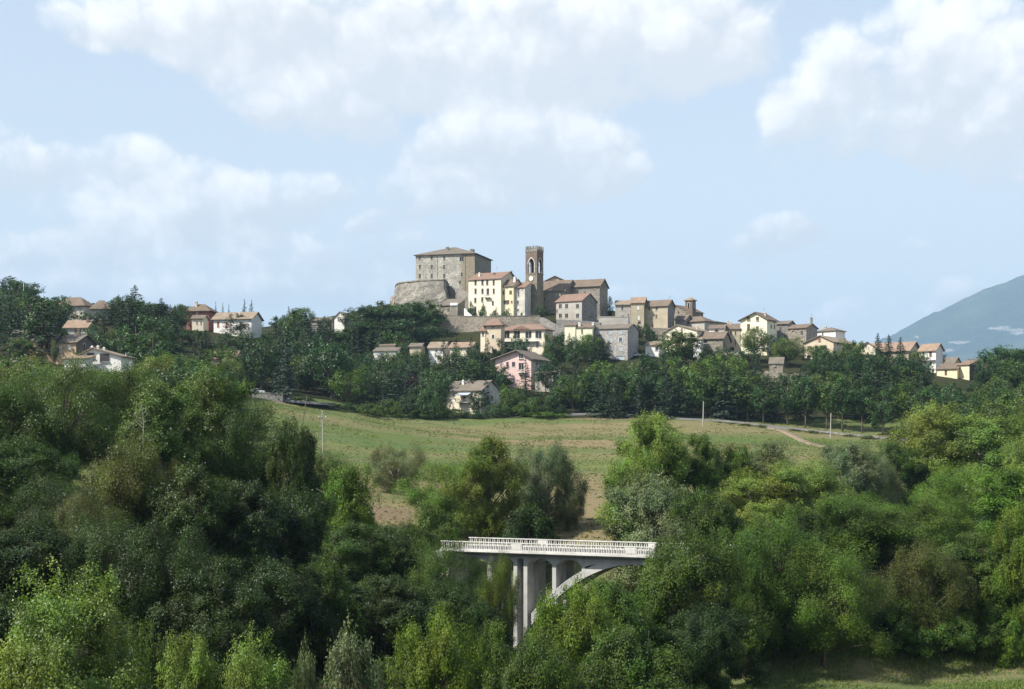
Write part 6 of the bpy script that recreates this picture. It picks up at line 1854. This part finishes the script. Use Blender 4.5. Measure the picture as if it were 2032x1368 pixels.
# ------------------------------------------------------------------ hedge and bushes at the top of the meadow
hx = [(600, 790, 60), (650, 800, 60), (690, 800, 55), (735, 802, 60), (775, 795, 60), (815, 785, 60), (850, 775, 60), (868, 800, 60), (905, 812, 50), (945, 815, 46), (985, 800, 50), (1020, 795, 55), (1060, 790, 60), (1098, 800, 54), (1125, 815, 44), (838, 812, 54)]
for i, (x, tp, w_) in enumerate(hx):
    Yd = float(np.interp(x, [560, 700, 900, 1130], [412, 420, 434, 444])) + (i % 3) * 2
    tree('bush_mid', x, tp, w_, Yd, ['mid', 'fardark', 'far', 'mid'][i % 4], ORD[i] + ' bush from the left in the hedge along the top of the meadow' if i < 15 else 'bush behind the hedge left of the white country house', 'hedge bushes at the top of the meadow')
tree('bush_mid', 1080, 818, 90, 437, 'fresh', 'smooth clipped bright green hedge bush left of the road bank')

# ------------------------------------------------------------------ woods: every tree its own object, kept clear of what the photograph shows
CLEAR = [  # x0, y0, x1, y1, distance of what must stay in view
 (22, 655, 192, 704, 405), (120, 690, 264, 734, 365), (146, 594, 220, 624, 545), (130, 636, 182, 650, 470), (371, 604, 428, 634, 555), (381, 628, 406, 652, 540), (422, 618, 520, 662, 535), (663, 617, 690, 650, 560), (418, 696, 472, 712, 430),
 (752, 682, 784, 700, 520), (742, 690, 786, 705, 515), (812, 680, 838, 694, 520), (850, 678, 882, 702, 520), (866, 560, 1100, 668, 560), (953, 632, 1098, 690, 530), (984, 695, 1088, 756, 470), (886, 752, 992, 806, 430), (1120, 640, 1256, 714, 530), (1218, 588, 1480, 700, 545), (1470, 618, 1545, 690, 548), (1560, 640, 1690, 712, 530), (1524, 708, 1556, 742, 495), (1660, 676, 1800, 705, 545), (1800, 680, 1872, 724, 542), (1856, 706, 1936, 757, 536),
 (495, 757, 580, 795, 395), (480, 790, 1140, 900, 395), (1130, 835, 1800, 900, 380), (776, 480, 1210, 640, 590), (893, 680, 940, 690, 520),
]
SKY = ([-200, 0, 30, 60, 80, 130, 160, 215, 235, 285, 360, 420, 520, 545, 580, 610, 640, 690, 700, 800, 900, 1900, 1940, 2032, 2200], [540, 552, 556, 582, 592, 588, 600, 604, 585, 602, 606, 618, 628, 634, 616, 618, 638, 622, 615, 606, 650, 700, 708, 692, 690])
woods = []
taken = []
def fill(n, pxr, Yr, kinds, seed, sep=.5, hr=(7, 13), tries=9000, region=None, maxtop=None):
    r = random.Random(seed); made = 0
    for _ in range(tries):
        if made >= n: break
        Y = math.sqrt(r.uniform(Yr[0] ** 2, Yr[1] ** 2)); px = r.uniform(*pxr)
        X = (px - HX) / F * Y
        key, tints, asp = r.choice(kinds)
        h = r.uniform(*hr) * (0.5 if key.startswith('bush') else 1.0)
        w = h * asp * r.uniform(.85, 1.2)
        z = float(gzn(X, Y)[0])
        if region and not region(px, Y): continue
        top = HY - (z + h) / Y * F; bot = HY - z / Y * F; hw = w / 2 / Y * F
        lim = np.interp(px, *SKY)
        if top < lim:
            h = (HY - lim) / F * Y - z
            if h < 3.0: continue
            top = lim; w = min(w, h * asp * 1.3); hw = w / 2 / Y * F
        if maxtop is not None and top < maxtop: continue
        if any(px + hw * .85 > c[0] and px - hw * .85 < c[2] and bot > c[1] and top < c[3] and Y < c[4] + 12 for c in CLEAR): continue
        if any((X - a) ** 2 + (Y - b) ** 2 < (sep * (w + c_) / 2) ** 2 for a, b, c_ in taken): continue
        taken.append((X, Y, w))
        tn = r.choice(tints)
        o = place(key, X, Y, z + h, w, tn, 'tree', None)
        woods.append((o, key, tn, px, (top + bot) / 2 * .6 + top * .4))
        made += 1
    return made
K_con = [('spruce_far', ['spruce', 'pine', 'bluespruce'], .42), ('pine_far', ['pine'], .5), ('spruce_far', ['spruce', 'pine'], .38)]
K_mix = K_con + [('broad_far_a', ['far', 'fardark', 'mid'], .8), ('broad_far_b', ['far', 'fardark'], .68)]
K_dec = [('broad_far_a', ['far', 'fardark', 'mid', 'paleolive'], .85), ('broad_far_b', ['far', 'fardark', 'mid', 'fresh'], .72), ('bush_far', ['far', 'mid'], 1.2)]
nA = fill(85, (-40, 400), (500, 800), K_mix, 1, .55, (10, 17))
nB = fill(95, (-40, 700), (395, 575), K_con + K_mix, 2, .52, (10, 19))
nC = fill(60, (-40, 520), (250, 400), [('broad_mid_a', ['mid', 'far', 'oak'], .85), ('broad_mid_b', ['far', 'oak'], .72), ('robinia_mid', ['robinia', 'paleolive'], .75), ('spruce_far', ['spruce'], .42)], 3, .52, (9, 15), maxtop=700)
nD = fill(120, (560, 1140), (440, 560), K_mix, 4, .45, (7, 15))
nE = fill(150, (1120, 1900), (428, 560), K_dec[:2] + K_con, 5, .45, (9, 17))
nF = fill(55, (1880, 2090), (300, 560), K_dec, 6, .5, (8, 14))
nG = fill(16, (-40, 560), (165, 235), [('robinia_near_a', ['robinia', 'mid'], .8), ('oak_near_a', ['oak', 'mid'], .8), ('poplar_near_a', ['paleolive'], .65)], 7, .6, (9, 14), maxtop=770)
nH = fill(20, (1750, 2090), (235, 330), [('broad_mid_a', ['mid', 'oak'], .85), ('poplar_mid', ['poplar', 'paleolive'], .66), ('broad_mid_b', ['mid'], .72)], 8, .6, (7, 11), maxtop=820)
nI = fill(26, (-60, 760), (96, 150), [('bush_near_a', ['dark', 'oak'], 1.15), ('bush_near_b', ['oak', 'dark'], 1.0)], 9, .45, (6, 10), maxtop=1000)
nJ = fill(16, (1440, 2080), (132, 178), [('bush_near_a', ['dark', 'oak'], 1.15), ('bush_near_b', ['robinia', 'dark'], 1.0)], 10, .5, (6, 10), maxtop=1010)
nK = fill(12, (700, 1120), (104, 146), [('bush_near_a', ['dark', 'oak'], 1.15), ('bush_near_b', ['oak'], 1.0)], 11, .5, (5, 8), maxtop=1185)
# counts: 

# labels of the wood trees: kind, colour and the nearest landmark; several of one kind are counted from the left
LAND = [('the brick outhouse at the left edge', 0, 740), ('the salmon terrace', 90, 680), ('the white gabled house', 200, 715), ('the pale hilltop house', 150, 610), ('the left hilltop mast', 47, 570), ('the orange roof on the left slope', 150, 643), ('the red house', 395, 620), ('the long white house', 465, 640), ('the brown shed', 445, 705), ('the lane wall', 520, 785), ('the bright white gable', 675, 635), ('the leaning wooden pole', 605, 800), ('the yellow hut', 768, 690), ('the white cottage', 868, 690), ('the white country house', 935, 785), ('the pink house', 1030, 730), ('the villa', 1030, 665), ('the cream houses', 1148, 680), ('the shuttered block', 1215, 690), ('the clipped round trees', 1280, 660), ('the cream gabled house', 1345, 700), ('the roadside pole above the meadow', 1396, 800), ('the lemon house', 1500, 670), ('the stone hut', 1540, 730), ('the dirt track', 1580, 840), ('the beige gabled house', 1630, 700), ('the three tall spruces', 1764, 720), ('the low yellow house', 1890, 745), ('the bright rounded poplars', 1900, 850), ('the single dark spruce', 1990, 790), ('the right skyline tree', 1990, 700), ('the tall feathery locust', 60, 800), ('the dead tree top', 283, 800), ('the pale poplars of the left wood', 380, 790), ('the oak over the meadow edge', 575, 880), ('the corner poplar', 130, 1200), ('the ivy column', 655, 1170), ('the bridge piers', 1000, 1180), ('the shaded hollow', 1620, 1260), ('the rusty locust', 1840, 1120), ('the lower right meadow', 1900, 1300), ('the dark middle of the left wood', 350, 1080), ('the low spreading locust', 1640, 1100)]
ADJ = {'spruce': 'dark', 'pine': 'dark olive', 'bluespruce': 'bluish', 'far': 'green', 'fardark': 'dark green', 'mid': 'fresh green', 'oak': 'deep green', 'robinia': 'light green', 'paleolive': 'pale', 'poplar': 'bright', 'dark': 'dark green', 'fresh': 'bright green'}
KIND = {'spruce': 'conifer', 'pine': 'pine', 'broad': 'broadleaf tree', 'bush': 'bush', 'robinia': 'feathery tree', 'oak': 'oak', 'poplar': 'poplar'}
buckets = {}
for o, key, tn, px, py in woods:
    nm, lx, ly = min(LAND, key=lambda L: (L[1] - px) ** 2 + 1.6 * (L[2] - py) ** 2)
    dx, dy = px - lx, py - ly
    rel = ('right of' if dx > 0 else 'left of') if abs(dx) > abs(dy) else ('below' if dy > 0 else 'above')
    buckets.setdefault((ADJ[tn], KIND[key.split('_')[0]], rel, nm), []).append((px, o))
for (ad, kd, rel, nm), lst in buckets.items():
    lst.sort(key=lambda q: q[0])
    for i, (px, o) in enumerate(lst):
        o['label'] = (f'{ad} {kd} {rel} {nm}' if len(lst) == 1 else f'{ORD[i]} {ad} {kd} from the left {rel} {nm}')
        o['group'] = 'trees and bushes of the woods'

# ------------------------------------------------------------------ rough grass on the lower meadow
r = np.random.default_rng(9)
n = 42000
gX = r.uniform(2, 62, n); gY = r.uniform(100, 133, n)
keep = (vnoise(gX, gY, 3.0, 12) > .30)
gX, gY = gX[keep], gY[keep]; n = len(gX)
edge = sstep(gY, 125, 131)
gZ = gzn(gX, gY)
hh = (.10 + .16 * r.random(n)) * (1 + 2.6 * edge * r.random(n))
aa = r.random(n) * math.pi; bw = .05 + .05 * r.random(n)
ln_ = r.normal(size=(n, 2)) * .10
vs = np.stack([np.stack([gX - np.cos(aa) * bw, gY - np.sin(aa) * bw, gZ - .02], 1), np.stack([gX + np.cos(aa) * bw, gY + np.sin(aa) * bw, gZ - .02], 1), np.stack([gX + ln_[:, 0], gY + ln_[:, 1], gZ + hh], 1)], 1).reshape(-1, 3)
gm = raw_mesh('grass', vs, np.arange(n * 3).reshape(n, 3), [M['leaf']])
go_ = link('grass', gm); go_.color = (.140, .190, .050, 1)
tag(go_, 'rough green and straw grass on the lower right meadow', None, None, 'stuff')

# ------------------------------------------------------------------ pale kerb stones along the near side of the road
def kerb(label, xa, xb, hgt=.16):
    pxr = HX + F * ra[:, 0] / ra[:, 1]
    sel = [i for i in range(len(ra)) if xa <= pxr[i] <= xb]
    if len(sel) < 2: return
    sgn = -1 if (ra[sel[0]] + rn[sel[0]])[1] > ra[sel[0]][1] else 1
    m = MB()
    o0 = Vector((*(ra[sel[0]] + sgn * rn[sel[0]] * 2.45), rz_[sel[0]]))
    for a_, b_ in zip(sel[:-1], sel[1:]):
        q = []
        for i in (a_, b_):
            c0 = ra[i] + sgn * rn[i] * 2.45; c1 = ra[i] + sgn * rn[i] * 2.72
            q.append((Vector((*c0, rz_[i])) - o0, Vector((*c1, rz_[i])) - o0))
        up, dn = Vector((0, 0, hgt)), Vector((0, 0, -.4))
        m.face([q[0][1] + dn, q[1][1] + dn, q[1][1] + up, q[0][1] + up]); m.face([q[0][1] + up, q[1][1] + up, q[1][0] + up, q[0][0] + up]); m.face([q[0][0] + dn, q[0][0] + up, q[1][0] + up, q[1][0] + dn])
    o = link('kerb_wall', m.mesh('kerb_wall', [M['stone3']]), None, o0)
    tag(o, label, 'kerb', 'low pale kerb walls along the road')
kerb('low pale kerb wall at the left end of the road', 1214, 1250)
kerb('low pale kerb wall beside the second pole of the road', 1268, 1330)
kerb('low pale kerb wall along the middle of the road', 1400, 1525)
kerb('low pale kerb wall right of the dirt track', 1570, 1760)

# ------------------------------------------------------------------ tussocks of dry and green grass over the big meadow
r = np.random.default_rng(21)
n = 60000
tY = np.sqrt(r.uniform(165 ** 2, 432 ** 2, n)); tX = (r.uniform(520, 1830, n) - HX) / F * tY
keep = (vnoise(tX, tY, 9.0, 31) * .6 + vnoise(tX, tY, 3.0, 32) * .4 > .47) & (tX > -60)
tX, tY = tX[keep], tY[keep]
half_ = len(tX) // 2
for sel, colr_, lab in ((slice(0, half_), (.12, .165, .050, 1), 'green tussocks scattered over the sloping meadow'), (slice(half_, None), (.21, .185, .095, 1), 'dry straw coloured tussocks scattered over the sloping meadow')):
    X_, Y_ = tX[sel], tY[sel]; m_ = len(X_)
    Z_ = gzn(X_, Y_)
    s_ = .16 + .22 * r.random(m_); h_ = .06 + .16 * r.random(m_); a_ = r.random(m_) * 3.14
    v_ = np.stack([np.stack([X_ - np.cos(a_) * s_, Y_ - np.sin(a_) * s_, Z_ - .03], 1), np.stack([X_ + np.cos(a_) * s_, Y_ + np.sin(a_) * s_, Z_ - .03], 1), np.stack([X_ + r.normal(size=m_) * .12, Y_ + r.normal(size=m_) * .12, Z_ + h_], 1)], 1).reshape(-1, 3)
    o_ = link('grass', raw_mesh('grass', v_, np.arange(m_ * 3).reshape(m_, 3), [M['leaf']])); o_.color = colr_
    tag(o_, lab, None, None, 'stuff')

# ------------------------------------------------------------------ scrub on the bank in front of the road
for i, (x, w_, tp) in enumerate(zip([1196, 1236, 1282, 1318, 1352, 1420, 1448, 1480, 1512, 1578, 1612, 1684, 1722, 1768], [30, 22, 34, 26, 20, 26, 18, 30, 20, 22, 28, 24, 30, 34], [822, 826, 826, 832, 836, 838, 840, 841, 843, 852, 854, 862, 864, 868])):
    Yd = float(np.interp(x, [1120, 1300, 1500, 1700, 1900], [441, 427, 415, 400, 388]))
    tree('bush_far', x, tp, w_, Yd, ['mid', 'far', 'yellow', 'mid'][i % 4], ORD[i] + ' low scrub bush from the left on the bank below the road', 'scrub bushes on the road bank')
